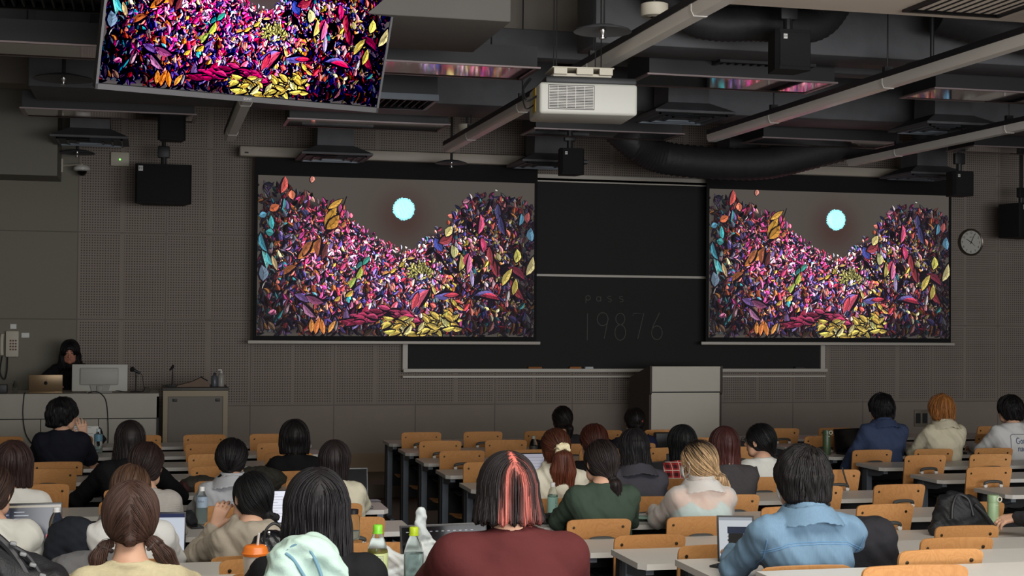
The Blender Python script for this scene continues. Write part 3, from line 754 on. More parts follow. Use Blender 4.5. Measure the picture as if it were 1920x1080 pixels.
# projector hung from the ceiling
t = thing('projector', 'white ceiling-hung projector with louvred front above the centre desks', 'projector', (2.56, 8.45, CAMZ + 1.23), (0, 0, -.10))
m = MB(); m.rbox(-.33, .27, 0, .42, -.02, .17, .018, 3); m.build('body', mat('projector_white', (205, 205, 196), .45), t)
m = MB()
for i in range(15): m.box(-.275, .0, -.006, .004, .012 + i * .0095, .0165 + i * .0095)
for i in range(6): m.box(-.275 + i * .054, -.272 + i * .054, -.007, .004, .012, .15)
m.build('louvre', M['white_plastic'], t)
m = MB(); m.box(-.278, .004, -.0015, .001, .008, .155); m.build('vent_recess', M['black_panel'], t)
m = MB(); m.rbox(-.29, .27, .02, .40, .17, .21, .01); m.build('top_cover', M['black'], t)
m = MB(); m.rbox(-.24, .12, .05, .3, .215, .235, .004).box(-.24, -.16, .02, .05, .225, .262).box(-.1, .0, .02, .05, .225, .262).box(.04, .12, .02, .05, .225, .262); m.rbox(-.25, .13, .02, .3, .262, .27, .003); m.build('bracket', M['off_white'], t)
for x, y in ((-.22, .06), (-.2, .28), (.02, .06), (.1, .28)):
    m = MB(); m.tube([(x, y, .26), (x, y, ZC - CAMZ - 1.23)], .004, 6); m.build('hanger_wire', M['black'], t)
m = MB(); m.box(-.336, -.329, .14, .24, .01, .155); m.build('warning_label', mat('label_yellow', (190, 160, 60), .6), t)
m = MB(); m.tube(smooth_path([(-.33, .12, .1), (-.40, .05, .06), (-.41, .12, .15), (-.36, .2, .22)]), .006, 6); m.tube(smooth_path([(-.33, .2, .06), (-.39, .16, .03), (-.40, .22, .14), (-.34, .28, .23)]), .005, 6); m.build('cables', M['black'], t)
m = MB(); m.lathe([(.05, 0), (.055, -.04), (.045, -.05), (0, -.05)], c=(.14, .42, .075), n=20, axis='y'); m.build('lens', M['black_gloss'], t, rot=(0, 0, 0))
# ------------------------------------------------------------------ desks and chairs
ORD = ['first', 'second', 'third', 'fourth', 'fifth', 'sixth', 'seventh', 'eighth', 'ninth', 'tenth', 'eleventh', 'twelfth']
BLK = {'left': (-1.5, 1.37, [.98, .43, -.10, -.65, -1.2]), 'centre': (2.06, 4.76, [2.28, 2.83, 3.38, 3.94, 4.50]), 'right': (5.486, 8.2, [5.66, 6.21, 6.76, 7.31, 7.86])}


def make_desk(L):
    t = thing('lecture_desk', '', 'desk', group='long lecture desks')
    b = MB(); c = .03
    P = [(0, 0), (0, -.38), (c, -.42), (L - c, -.42), (L, -.38), (L, 0)]
    b.prism(P, -.026, 0, 'z'); b.build('tabletop', M['laminate'], t)
    b = MB(); b.box(.10, L - .10, -.39, -.02, -.15, -.14).box(.10, L - .10, -.03, -.02, -.15, -.06)
    for i in range(int(L / .12)): b.box(.12 + i * .12, .126 + i * .12, -.39, -.02, -.14, -.134)
    b.build('book_shelf', M['black_panel'], t)
    b = MB(); b.box(.08, L - .08, -.012, 0, -.42, -.03); b.build('modesty_panel', M['black_panel'], t)
    for x in (.05, L - .05, L / 2):
        b = MB()
        b.box(x - .022, x + .022, -.13, -.07, -.69, -.03)
        b.prism([(-.40, -.028), (-.02, -.028), (-.02, -.07), (-.13, -.09), (-.32, -.075), (-.40, -.05)], x - .018, x + .018, 'x')
        b.rbox(x - .03, x + .03, -.36, -.02, -.70, -.675, .008)
        b.build('leg', M['steel_grey'], t)
        b = MB(); b.prism([(-.065, -.03), (-.01, -.03), (-.005, -.12), (-.005, -.60), (-.03, -.69), (-.065, -.69)], x - .03, x + .03, 'x'); b.build('leg_cover', M['black_panel'], t)
    return t


def make_chair():
    """plywood seat and back on a swing arm fixed to the desk behind; origin on the floor under the top of the back"""
    t = thing('lecture_chair', '', 'chair', group='plywood lecture chairs')
    w, h = .177, .33; b = MB(); nx, nz = 12, 10; r = .028
    # curved, slightly tapering, round-cornered shell
    def P(u, v, off):
        z = .83 - v * h; half = w * (1 - .10 * v)
        # corner rounding
        if v * h < r: half -= r - math.sqrt(max(0, r * r - (r - v * h) ** 2))
        x = (u * 2 - 1) * half
        y = .028 * (1 - (x / w) ** 2) + .035 * v - .02 * (1 - v) ** 2
        return (x, y + off, z)
    vs = [0, .02, .045, .085, .15, .3, .45, .6, .75, .9, 1]
    g0 = [[P(i / nx, v, 0) for i in range(nx + 1)] for v in vs]; g1 = [[P(i / nx, v, .012) for i in range(nx + 1)] for v in vs]
    V = [p for row in g0 for p in row] + [p for row in g1 for p in row]; n = nx + 1; o = len(vs) * n; F = []
    for j in range(len(vs) - 1):
        for i in range(nx):
            F.append((j * n + i, j * n + i + 1, (j + 1) * n + i + 1, (j + 1) * n + i)); F.append((o + j * n + i, o + (j + 1) * n + i, o + (j + 1) * n + i + 1, o + j * n + i + 1))
        F.append((j * n, (j + 1) * n, o + (j + 1) * n, o + j * n)); F.append((j * n + nx, o + j * n + nx, o + (j + 1) * n + nx, (j + 1) * n + nx))
    j = len(vs) - 1
    for i in range(nx): F.append((i, o + i, o + i + 1, i + 1)); F.append((j * n + i, j * n + i + 1, o + j * n + i + 1, o + j * n + i))
    b.add(V, F); b.build('backrest', M['ply'], t)
    for x in (-.135, .135):
        b = MB(); b.lathe([(0, .004), (.007, .003), (.008, 0)], c=(x, P(.1, .13, 0)[1] + .001, .787), n=12, axis='y'); b.build('bolt', M['bolt'], t)
    # seat shell
    b = MB(); V = []; F = []
    for k in range(2):
        for j in range(8):
            for i in range(9):
                u, v = i / 8 * 2 - 1, j / 7
                V.append((u * .185 * (1 - .06 * (v - .5) ** 2), .03 + v * .34, .435 + .012 * u * u - .012 * math.sin(v * 3.1) + (-.012 if k else 0) - (.018 * max(0, v - .8) * 5 * .8)))
    n = 9; o = 72
    for j in range(7):
        for i in range(8):
            F.append((j * n + i, j * n + i + 1, (j + 1) * n + i + 1, (j + 1) * n + i)); F.append((o + j * n + i, o + (j + 1) * n + i, o + (j + 1) * n + i + 1, o + j * n + i + 1))
    for i in range(8): F.append((i, o + i, o + i + 1, i + 1)); F.append((63 + i, 64 + i, o + 64 + i, o + 63 + i))
    for j in range(7): F.append((j * n, (j + 1) * n, o + (j + 1) * n, o + j * n)); F.append((j * n + 8, o + j * n + 8, o + (j + 1) * n + 8, (j + 1) * n + 8))
    b.add(V, F); b.build('seat', M['ply'], t)
    b = MB(); b.tube(smooth_path([(-.062, -.055, .715), (-.060, -.060, .728), (-.03, -.064, .736), (.03, -.064, .736), (.060, -.060, .728), (.062, -.055, .715)], 4), .011, 8)
    b.build('handle', M['dark_handle'], t)
    for x in (-.06, .06):
        b = MB(); b.tube([(x, -.055, .718), (x, -.03, .60), (x, .0, .47), (x, .06, .415)], .0095, 8); b.lathe([(0, .022), (.013, .02), (.013, .0), (0, -.002)], c=(x, -.045, .705), n=12, axis='y'); b.build('swing_arm', M['white_plastic'], t)
    b = MB(); b.box(-.07, .07, -.01, .30, .40, .42).box(-.02, .02, -.06, .06, .30, .42); b.tube([(0, -.03, .40), (0, -.035, .02)], .02, 8); b.rbox(-.09, .09, -.09, .03, 0, .02, .006); b.build('support_arm', M['black'], t)
    return t


OCC = {}    # (block, row) -> occupied seats, filled from the people table below
protod = {}; protoc = [None]


def proj(x, y, z):
    v = Vector((x, y, z - CAMZ)); d_ = v.dot(F_)
    if d_ < .3: return None
    return 960 + FOC * v.dot(R_) / d_, 540 - FOC * v.dot(U_) / d_


def visible(x, y, z, pad=90):
    p = proj(x, y, z); return p is not None and -pad < p[0] < 1920 + pad and -pad < p[1] < 1080 + pad


def furnish():
    for bn, (x0, x1, cols) in BLK.items():
        for k in range(12):
            vis = any(visible(x, D[k] - q, DESKZ[k], 0) for x in (x0, (x0 * .75 + x1 * .25), (x0 + x1) / 2, x0 * .25 + x1 * .75, x1) for q in (0, .42))
            if vis:
                L = x1 - x0
                if bn not in protod: protod[bn] = make_desk(L); c = protod[bn]
                else: c = copy_tree(protod[bn])
                c.location = (x0, D[k], DESKZ[k]); c['label'] = 'long grey desk of the %s block, %s row from front' % (bn, ORD[k])
            for i, x in enumerate(cols):
                yb = D[k + 1] + .10; fz = FLZ[k]
                if not visible(x, yb, fz + .8, 60) and (bn, k, i) not in SEATED: continue
                if protoc[0] is None: protoc[0] = make_chair(); c = protoc[0]
                else: c = copy_tree(protoc[0])
                occ = (bn, k, i) in SEATED
                rz = 0.0 if occ else (((i * 7 + k * 13) % 5) - 2) * .018
                c.location = (x, yb - (.03 if occ else 0), fz); c.rotation_euler = (0, 0, rz); c.scale = (1, 1, .955 if occ else 1)
                side = 'right-hand' if bn == 'left' else 'left-hand'
                c['label'] = '%s plywood chair, %s block, %s row from front, %s seat from its %s end' % ('occupied' if occ else 'empty', bn, ORD[k], ORD[i], side)


# ------------------------------------------------------------------ podium, counter, cart
t = thing('podium', 'white fronted lecture podium standing below the chalkboard in the middle', 'podium', (5.16, 14.85, STAGE))
w_, hh = .78, 1.19
m = MB(); m.box(-.04 + .045, w_, 0, .02, 0, hh - .28); m.build('front_board', M['wood_front'], t)
m = MB(); m.box(.005, w_ + .0, -.012, .012, hh - .265, hh); m.box(.0, w_ + .01, -.02, .02, hh - .015, hh + .003); m.build('upper_board', M['wood_front'], t)
m = MB(); m.box(.005, w_, -.003, .0, hh - .28, hh - .265); m.build('shadow_gap', M['black'], t)
for x in (-.02, w_):
    m = MB(); m.prism([(0, 0), (.66, 0), (.66, hh - .14), (.0, hh + .01), (-.03, hh + .01), (-.03, hh - .28), (0, hh - .3)], x, x + .022, 'x'); m.build('side_board', M['brown_side'], t)
m = MB(); m.prism([(.02, hh - .03), (.66, hh - .16), (.66, hh - .13), (.02, hh)], .0, w_, 'x'); m.build('top', M['wood_front'], t)

CT = DESKZ and CAMZ - .79
t = thing('presenter_counter', 'long grey panelled counter in front of the presenter at the left', 'counter', (-2.0, 14.62, 0))
zc = 1.07
m = MB(); m.box(0, 2.06, 0, .75, zc - .03, zc); m.build('worktop', M['counter'], t)
m = MB(); m.box(0, 2.06, .0, .02, zc - .235, zc - .03); m.build('upper_fascia', M['counter'], t)
xs = [0, .42, .97, 1.50, 2.06]
for a, b_ in zip(xs, xs[1:]):
    m = MB(); m.box(a + .004, b_ - .004, .012, .03, STAGE, zc - .245); m.build('front_panel', M['counter'], t)
m = MB(); m.box(0, 2.06, .03, .05, STAGE, zc - .03).box(2.04, 2.06, .0, .75, STAGE, zc - .03).box(0, .02, 0, .75, STAGE, zc - .03); m.build('carcass', M['black_panel'], t)
m = MB(); m.box(.0, 2.06, .02, .75, 0.131, .16); m.build('plinth', M['black_panel'], t)

t = thing('equipment_cabinet', 'grey rolling equipment cabinet with black latches right of the counter', 'cabinet', (.10, 14.7, STAGE))
ch = .99
m = MB(); m.box(0, .62, .02, .62, .03, ch - .03); m.build('body', mat('cab_body', (112, 106, 98), .55), t)
m = MB(); m.rbox(-.01, .63, -.005, .64, ch - .03, ch, .006); m.build('top', mat('cab_top', (70, 66, 60), .5), t)
m = MB(); m.box(.05, .57, .008, .022, .06, ch - .09); m.build('door', mat('cab_door', (118, 110, 100), .6), t)
m = MB(); m.box(0, .045, 0, .03, .03, ch - .03).box(.575, .62, 0, .03, .03, ch - .03).box(.045, .575, 0, .02, ch - .085, ch - .03); m.build('trim', mat('cab_trim', (150, 136, 108), .5), t)
for x in (.09, .50):
    m = MB(); m.rbox(x, x + .045, -.002, .012, ch - .135, ch - .108, .003); m.build('latch', M['black'], t)
for x in (.05, .57):
    for y in (.06, .56):
        m = MB(); m.lathe([(0, -.012), (.028, -.012), (.028, .012), (0, .012)], c=(x, y, .0281), n=16, axis='x'); m.build('castor', M['black'], t)
# ------------------------------------------------------------------ bodies from blended volumes
class SD:
    def __init__(s, lo, hi, h):
        s.lo = np.array(lo, float); s.h = h; s.n = np.ceil((np.array(hi, float) - s.lo) / h).astype(int) + 1
        s.ax = [s.lo[i] + np.arange(s.n[i]) * h for i in range(3)]
        s.d = np.full(s.n, .09, 'f4')

    def reg(s, lo, hi):
        a = np.clip(np.floor((np.array(lo) - s.lo) / s.h).astype(int), 0, s.n - 1); b = np.clip(np.ceil((np.array(hi) - s.lo) / s.h).astype(int) + 1, 0, s.n)
        if (b <= a).any(): return None, None
        sl = tuple(slice(a[i], b[i]) for i in range(3))
        g = (s.ax[0][sl[0]][:, None, None], s.ax[1][sl[1]][None, :, None], s.ax[2][sl[2]][None, None, :])
        return sl, g

    def put(s, sl, v, k, mode='add'):
        w = s.d[sl]
        if mode == 'cut':
            v = -v
            if k > 0:
                hh = np.clip(.5 - .5 * (w - v) / k, 0, 1); s.d[sl] = w * (1 - hh) + v * hh + k * hh * (1 - hh)
            else: s.d[sl] = np.maximum(w, v)
        else:
            if k > 0:
                hh = np.clip(.5 + .5 * (w - v) / k, 0, 1); s.d[sl] = w * (1 - hh) + v * hh - k * hh * (1 - hh)
            else: s.d[sl] = np.minimum(w, v)

    def cap(s, a, b, ra, rb=None, k=.0, mode='add'):
        rb = ra if rb is None else rb; a = np.array(a, float); b = np.array(b, float); R = max(ra, rb) + k + 3 * s.h + .01
        sl, g = s.reg(np.minimum(a, b) - R, np.maximum(a, b) + R)
        if sl is None: return s
        ba = b - a; q = max(float(ba @ ba), 1e-9)
        hh = np.clip(((g[0] - a[0]) * ba[0] + (g[1] - a[1]) * ba[1] + (g[2] - a[2]) * ba[2]) / q, 0, 1)
        v = np.sqrt((g[0] - a[0] - hh * ba[0]) ** 2 + (g[1] - a[1] - hh * ba[1]) ** 2 + (g[2] - a[2] - hh * ba[2]) ** 2) - (ra + (rb - ra) * hh)
        s.put(sl, v, k, mode); return s

    def chain(s, pts, rs, k=.0):
        for i in range(len(pts) - 1): s.cap(pts[i], pts[i + 1], rs[i], rs[i + 1], k)
        return s

    def ell(s, c, r, k=.0, R=None, mode='add'):
        c = np.array(c, float); r = np.array(r, float); m_ = r.max() + k + 3 * s.h + .01
        sl, g = s.reg(c - m_, c + m_)
        if sl is None: return s
        x, y, z = g[0] - c[0], g[1] - c[1], g[2] - c[2]
        if R is not None:
            R = np.array(R); x, y, z = (R[0, 0] * x + R[1, 0] * y + R[2, 0] * z), (R[0, 1] * x + R[1, 1] * y + R[2, 1] * z), (R[0, 2] * x + R[1, 2] * y + R[2, 2] * z)
        k0 = np.sqrt((x / r[0]) ** 2 + (y / r[1]) ** 2 + (z / r[2]) ** 2); k1 = np.sqrt((x / r[0] ** 2) ** 2 + (y / r[1] ** 2) ** 2 + (z / r[2] ** 2) ** 2) + 1e-6
        s.put(sl, k0 * (k0 - 1) / k1, k, mode); return s

    def fn(s, f, lo, hi, k=0, mode='add'):
        sl, g = s.reg(lo, hi)
        if sl is not None: s.put(sl, np.broadcast_to(f(*g), s.d[sl].shape), k, mode)
        return s

    def wrinkle(s, amp, fr, seed=0, zst=1.0):
        x, y, z = s.ax[0][:, None, None], s.ax[1][None, :, None], s.ax[2][None, None, :] * zst
        a = np.sin(x * fr + 1.7 * np.sin(z * fr * .6 + seed) + seed) * np.sin(z * fr * 1.1 + 1.4 * np.sin(y * fr * .7 + 2 * seed) + .5 * x * fr)
        b = np.sin((x + z) * fr * 2.1 + 2 * np.sin(y * fr * 1.3 + seed * 3)) * .4
        s.d += (amp * (a + b)).astype('f4'); return s

    def mesh(s, name):
        d = s.d.copy()
        for ax in range(3):
            i0 = [slice(None)] * 3; i0[ax] = 0; d[tuple(i0)] = .05; i0[ax] = -1; d[tuple(i0)] = .05
        g = vdb.FloatGrid(.09); g.copyFromArray(np.ascontiguousarray(d, dtype='f4')); p, t, q = g.convertToPolygons(isovalue=0.0, adaptivity=0.0)
        p = p * s.h + s.lo
        q = q[:, ::-1]
        me = bpy.data.meshes.new(name); me.from_pydata(p.tolist(), [], q.tolist()); me.shade_smooth()
        return me, p

    def sample(s, P):
        q = (P - s.lo) / s.h; i = np.clip(np.floor(q).astype(int), 0, s.n - 2); f = np.clip(q - i, 0, 1); d = s.d; out = 0
        for a in (0, 1):
            for b in (0, 1):
                for c in (0, 1):
                    w = (f[:, 0] if a else 1 - f[:, 0]) * (f[:, 1] if b else 1 - f[:, 1]) * (f[:, 2] if c else 1 - f[:, 2])
                    out = out + w * d[i[:, 0] + a, i[:, 1] + b, i[:, 2] + c]
        return out

    def grad(s, P):
        e = s.h * .8; G = np.stack([s.sample(P + np.eye(3)[i] * e) - s.sample(P - np.eye(3)[i] * e) for i in range(3)], 1)
        return G / (np.linalg.norm(G, axis=1, keepdims=True) + 1e-9)


def rotm(yaw=0, pitch=0, roll=0):
    """yaw>0 turns to the left, pitch>0 looks up, roll>0 leans to the right"""
    return np.array((Matrix.Rotation(yaw, 3, 'Z') @ Matrix.Rotation(pitch, 3, 'X') @ Matrix.Rotation(roll, 3, 'Y')))


def head_sd(sd, c, R, s=1.0):
    c = np.array(c); T = lambda x, y, z: c + R @ np.array((x, y, z)) * s
    sd.ell(T(0, -.012, .022), np.array((.074, .092, .086)) * s, 0, R)
    sd.ell(T(0, .028, -.03), np.array((.058, .062, .084)) * s, .03, R)
    sd.cap(T(-.03, .035, -.078), T(.03, .035, -.078), .026 * s, None, .03)
    sd.cap(T(0, .055, -.092), T(0, .064, -.094), .019 * s, None, .02)
    sd.cap(T(0, .084, .004), T(0, .106, -.03), .008 * s, .0135 * s, .012)
    sd.cap(T(-.011, .092, -.034), T(.011, .092, -.034), .009 * s, None, .008)
    for q in (-1, 1):
        sd.ell(T(q * .030, .095, .008), np.array((.017, .014, .010)) * s, .010, R, 'cut')
        sd.ell(T(q * .030, .079, .007), np.array((.014, .011, .009)) * s, .006, R)
        sd.ell(T(q * .076, -.004, -.008), np.array((.011, .020, .031)) * s, .008, R)
        sd.ell(T(q * .085, .0, -.006), np.array((.006, .011, .018)) * s, .004, R, 'cut')
        sd.cap(T(q * .014, .088, .026), T(q * .045, .076, .028), .007 * s, None, .012)
    sd.cap(T(-.018, .084, -.055), T(.018, .084, -.055), .0075 * s, None, .008)
    sd.cap(T(-.014, .082, -.066), T(.014, .082, -.066), .008 * s, None, .008)
    return T


def hand_sd(sd, w, d, up, side, curl=.5, s=1.0, spread=.12):
    """palm and five jointed fingers; w wrist, d pointing direction, up back-of-hand normal, side +1 thumb towards cross(d,up)"""
    w = np.array(w, float); d = np.array(d, float); d /= np.linalg.norm(d); up = np.array(up, float); up -= d * (up @ d); up /= np.linalg.norm(up); x = np.cross(d, up) * side
    k0 = w + d * .035 * s; k1 = w + d * .082 * s
    for q in (-.026, -.009, .009, .026): sd.cap(w + x * q * .7 * s + d * .01, k1 + x * q * s, .0135 * s, .0115 * s, .012)
    L = [(.029, .072, .0), (.010, .080, .003), (-.010, .074, .0), (-.029, .058, -.004)]
    for off, ln, fo in L:
        p = k1 + x * off * s + d * fo; dirn = d + x * off / .03 * spread; dirn /= np.linalg.norm(dirn); a = 0.15 + curl * .35
        for i, fr in enumerate((.45, .31, .24)):
            q = p + (dirn * math.cos(a) - up * math.sin(a)) * ln * fr * s; sd.cap(p, q, (.0092 - .0006 * i) * s, (.0087 - .0006 * i) * s, .002); p = q; a += curl * .85
    p = w + x * .026 * s + d * .022 * s; td = d * .75 + x * .66 - up * .25; td /= np.linalg.norm(td)
    q = p + td * .042 * s; sd.cap(p, q, .0135 * s, .0105 * s, .008); td = d * .93 + x * .25 - up * .35 * (0.4 + curl); td /= np.linalg.norm(td)
    sd.cap(q, q + td * .030 * s, .0100 * s, .0085 * s, .002)


def hair_mat():
    if 'hair' in M: return M['hair']
    w = N('hair'); a = w.n('ShaderNodeAttribute', attribute_name='Col'); tc = w.n('ShaderNodeTexCoord')
    sp = w.n('ShaderNodeSeparateXYZ'); w.l(tc.outputs['Object'], sp.inputs[0])
    az = w.math('ARCTAN2', sp.outputs['X'], w.math('SUBTRACT', 0.0, sp.outputs['Y']))
    cb = w.n('ShaderNodeCombineXYZ'); w.l(w.math('MULTIPLY', az, 24.0), cb.inputs[0]); w.l(w.math('MULTIPLY', sp.outputs['Z'], 5.0), cb.inputs[1]); w.l(w.math('MULTIPLY', sp.outputs['Y'], 3.0), cb.inputs[2])
    nz = w.n('ShaderNodeTexNoise', i_Scale=1.6, i_Detail=5.0, i_Roughness=.7); w.l(cb.outputs[0], nz.inputs['Vector'])
    mr = w.n('ShaderNodeMapRange'); w.l(nz.outputs['Fac'], mr.inputs[0]); mr.inputs[1].default_value = .3; mr.inputs[2].default_value = .7; mr.inputs[3].default_value = .55; mr.inputs[4].default_value = 1.45
    vm = w.n('ShaderNodeVectorMath', operation='SCALE'); w.l(a.outputs['Color'], vm.inputs[0]); w.l(mr.outputs[0], vm.inputs['Scale'])
    w.l(vm.outputs[0], w.b.inputs['Base Color']); w.b.inputs['Roughness'].default_value = .46; w.b.inputs['Specular IOR Level'].default_value = .30
    bp = w.n('ShaderNodeBump', i_Strength=.5, i_Distance=.003); w.l(nz.outputs['Fac'], bp.inputs['Height']); w.l(bp.outputs[0], w.b.inputs['Normal'])
    M['hair'] = w.m; return w.m


HB = (26, 21, 20); HDB = (48, 34, 29); HBR = (84, 58, 46)


def make_hair(parent, c, R, st, near=1.0, seed=1):
    """st: dict(kind, col, ...). Built around the head centre."""
    rs = np.random.RandomState(seed); kind = st['kind']; g = st.get('g', .014); L = st.get('L', .12)
    h = .006 if near > .6 else .0075
    sd = SD((-.22, -.26, -max(L, .15) - .12), (.22, .16, .16), h)
    if kind == 'short':
        sd.ell((0, -.016, .026), (.077 + g, .095 + g, .088 + g), 0)
        sd.fn(lambda x, y, z: np.maximum(z - .0, 0) * 0 + (np.sqrt((x / 1.0) ** 2 + ((y + .035) / 1.05) ** 2) - .074 - g * .6) + np.maximum(0, -.075 - z) * 3, (-.13, -.16, -.10), (.13, .06, .02), .03)
        sd.wrinkle(.0035, 75, seed, .5)
        sd.fn(lambda x, y, z: z + .092 + .012 * np.sin(x * 70) + np.minimum(0, y + .02) * -.0 - np.clip((y + .05) * .9, 0, .08), (-.2, -.2, -.2), (.2, .16, .0), .01, 'cut')
    else:
        sd.ell((0, -.014, .024), (.075 + g, .093 + g, .088 + g), 0)
    if kind == 'down':
        wt, wb, by, ys = st.get('wt', .092), st.get('wb', .1), st.get('b', .085), st.get('ys', -.05)
        z0 = .03
        def curtain(x, y, z):
            t = np.clip((z0 - z) / (L + z0), 0, 1); f0 = np.clip((z0 - z) / .08, 0, 1); f0 = f0 * f0 * (3 - 2 * f0)
            a = (.074 + g) * (1 - f0) + (wt + (wb - wt) * t) * f0; b_ = (.091 + g) * (1 - f0) + (.10 + (by - .10) * t) * f0; yc = -.015 + (ys + .016) * t
            ang = np.arctan2(x, -(y - yc)); gr = .0022 * np.sin(ang * 26 + 3 * np.sin(z * 9)) + .0015 * np.sin(ang * 57 + 5 * np.sin(z * 7)) + st.get('wave', 0) * np.sin(z * 60 + ang * 4)
            q = np.sqrt((x / a) ** 2 + ((y - yc) / b_) ** 2); d_ = (q - 1) * np.minimum(a, b_) + gr
            jag = .012 * np.sin(ang * 19) + .006 * np.sin(ang * 47)
            return np.maximum(d_, np.maximum(z - z0 - .0, -(z + L) + jag * st.get('jag', .6)))
        sd.fn(curtain, (-.2, -.25, -L - .05), (.2, .12, z0 + .03), .012)
        if st.get('taper'): sd.fn(lambda x, y, z: z + L - .03 + np.abs(x - st.get('tx', 0)) * 1.2 * -1 * st['taper'] * -1, (-.2, -.26, -L - .06), (.2, .1, -L * .4), .02, 'cut')
        if not st.get('fringe_back'):
            sd.fn(lambda x, y, z: -(y - .035 + np.clip(z, -.2, .0) * .12), (-.2, -.02, -L - .1), (.2, .16, -.02), .01, 'cut')
    if kind in ('tied', 'tails'):
        tie = np.array(st.get('tie', (0, -.10, -.06)))
        sd.cap((0, -.05, -.02), tie, .07, .022, .03)
        sd.wrinkle(.0008, 160, seed, .4)
        for q in (-1, 1): sd.ell((q * .092, .018, -.022), (.03, .032, .045), .01, None, 'cut')
    if kind == 'tied':
        pts = [np.array(p, float) for p in st['tail']]; rr = st['tr']
        sd.chain([tie] + pts, [.017] + rr, .008)
        if st.get('flat'): sd.chain([p + np.array((st['flat'], 0, 0)) for p in pts], rr, .02); sd.chain([p - np.array((st['flat'], 0, 0)) for p in pts], rr, .02)
    if kind == 'bun':
        sd.ell(st.get('bun', (0, -.085, -.065)), st.get('br', (.055, .04, .042)), .02); sd.wrinkle(.0015, 110, seed)
        for q in (-1, 1): sd.ell((q * .092, .018, -.022), (.03, .032, .045), .01, None, 'cut')
    if kind == 'tails':
        for q, T in zip((-1, 1), st['tails']):
            pts = [np.array(p, float) for p in T]; sd.chain(pts, st['tr'], .008)
    # keep the face clear
    fz = st.get('fz', -.02)
    if kind != 'short' or True:
        sd.ell((0, .125, fz - .025), (.066 + st.get('fw', 0), .078, .088), .012, None, 'cut')
    if kind in ('tied', 'tails', 'bun'):
        sd.fn(lambda x, y, z: np.maximum(z + .078, y - 1) if False else np.maximum(z + .082 - .0, -(y + .075)), (-.12, -.074, -.2), (.12, .12, -.03), .01, 'cut') if kind == 'bun' else sd.fn(lambda x, y, z: np.maximum(z + .085, -(y + .07)) + np.maximum(0, np.abs(x) - .075) * 4, (-.10, -.069, -.2), (.10, .12, -.04), .008, 'cut')
    me, P = sd.mesh('hair')
    # colour
    colf = st.get('colf'); base = np.array(lin(st['col'])[:3])
    def colour(Q):
        c_ = np.repeat(base[None], len(Q), 0)
        return colf(Q, c_) if colf else c_
    # strands traced over the surface
    outer = P[(sd.grad(P) * (P - np.array((0, -.01, 0)))).sum(1) > 0]
    n = int(st.get('n', 900) * near); S_ = outer[rs.randint(0, len(outer), n)]
    steps = int(st.get('steps', 16) if near > .6 else 10); stp = st.get('stp', .009) * (1 if near > .6 else 1.6)
    tie = np.array(st.get('tie', (0, -.10, -.06)))
    def flow(Q):
        f = np.zeros_like(Q); f[:, 2] = -1
        if kind == 'short':
            cr = np.array((.01, -.06, .09)); v = Q - cr; v /= np.linalg.norm(v, axis=1, keepdims=True) + 1e-6; f = v * .9 + np.array((0, -.15, -.6)) + rs.randn(*Q.shape) * .10
        elif kind == 'down':
            if Q is not None: f[:, 0] += np.sign(Q[:, 0] - st.get('part', 0)) * np.clip((Q[:, 2] - .06) * 14, 0, 1.5)
        elif kind in ('tied', 'bun'):
            v = tie - Q; dist = np.linalg.norm(v, axis=1, keepdims=True); v /= dist + 1e-6
            low = ((Q[:, 2] < tie[2] - .01) | (dist[:, 0] < .025))[:, None]; f = np.where(low & (kind == 'tied'), np.array((0, 0, -1.0)), v)
        elif kind == 'tails':
            tgt = np.where(Q[:, :1] > 0, np.array(st['tails'][1][0]), np.array(st['tails'][0][0])); v = tgt - Q; dist = np.linalg.norm(v, axis=1, keepdims=True); v /= dist + 1e-6
            end = np.where(Q[:, :1] > 0, np.array(st['tails'][1][-1]), np.array(st['tails'][0][-1])); e = end - Q; e /= np.linalg.norm(e, axis=1, keepdims=True) + 1e-6
            low = ((Q[:, 2] < tgt[:, 2] + .0) | (dist[:, 0] < .03))[:, None]; f = np.where(low, e, v)
        return f
    if n > 0:
        Q = S_.copy(); Q -= sd.grad(Q) * sd.sample(Q)[:, None]; path = []; nor = []; off = rs.uniform(.0005, st.get('fly', .003), n)
        for i in range(steps):
            G = sd.grad(Q); dd = sd.sample(Q); o_ = off * (1 + (i / steps) * (1.0 if kind == 'short' else .6))
            Q = Q - G * np.clip(dd - o_, -.01, .01)[:, None]
            path.append(Q.copy()); nor.append(G); f = flow(Q); tfl = f - G * (f * G).sum(1, keepdims=True); tl = np.linalg.norm(tfl, axis=1, keepdims=True); tfl = tfl / (tl + 1e-4); Q = Q + tfl * stp * np.clip(tl * 3, .1, 1)
        path = np.array(path); nor = np.array(nor)
        tan = np.gradient(path, axis=0); tan /= np.linalg.norm(tan, axis=2, keepdims=True) + 1e-9; side = np.cross(tan, nor); side /= np.linalg.norm(side, axis=2, keepdims=True) + 1e-9
        tp = np.sin(np.linspace(.25, math.pi, steps)) ** .6; tp[-1] = .08
        wid = (rs.uniform(.0012, st.get('sw', .0034), n)[None, :, None] * tp[:, None, None])
        A = path - side * wid; B_ = path + side * wid; C_ = path + nor * wid * .55
        V3 = np.stack([A, C_, B_], 2)                       # steps, n, 3, 3
        V3 = V3.transpose(1, 0, 2, 3).reshape(-1, 3); F3 = []
        base_i = np.arange(n)[:, None] * steps * 3 + np.arange(steps - 1)[None] * 3; base_i = base_i.ravel()
        F3 = np.concatenate([np.stack([base_i + a, base_i + b, base_i + b + 3, base_i + a + 3], 1) for a, b in ((0, 1), (1, 2), (2, 0))])
        cs = colour(path[steps * 2 // 3]) * rs.uniform(.65, 1.5, n)[:, None]
        CC = np.concatenate([colour(P), np.repeat(cs, steps * 3, 0)])
        nb = len(P); me2 = bpy.data.meshes.new('hair')
        polys = [tuple(p.vertices) for p in me.polygons]
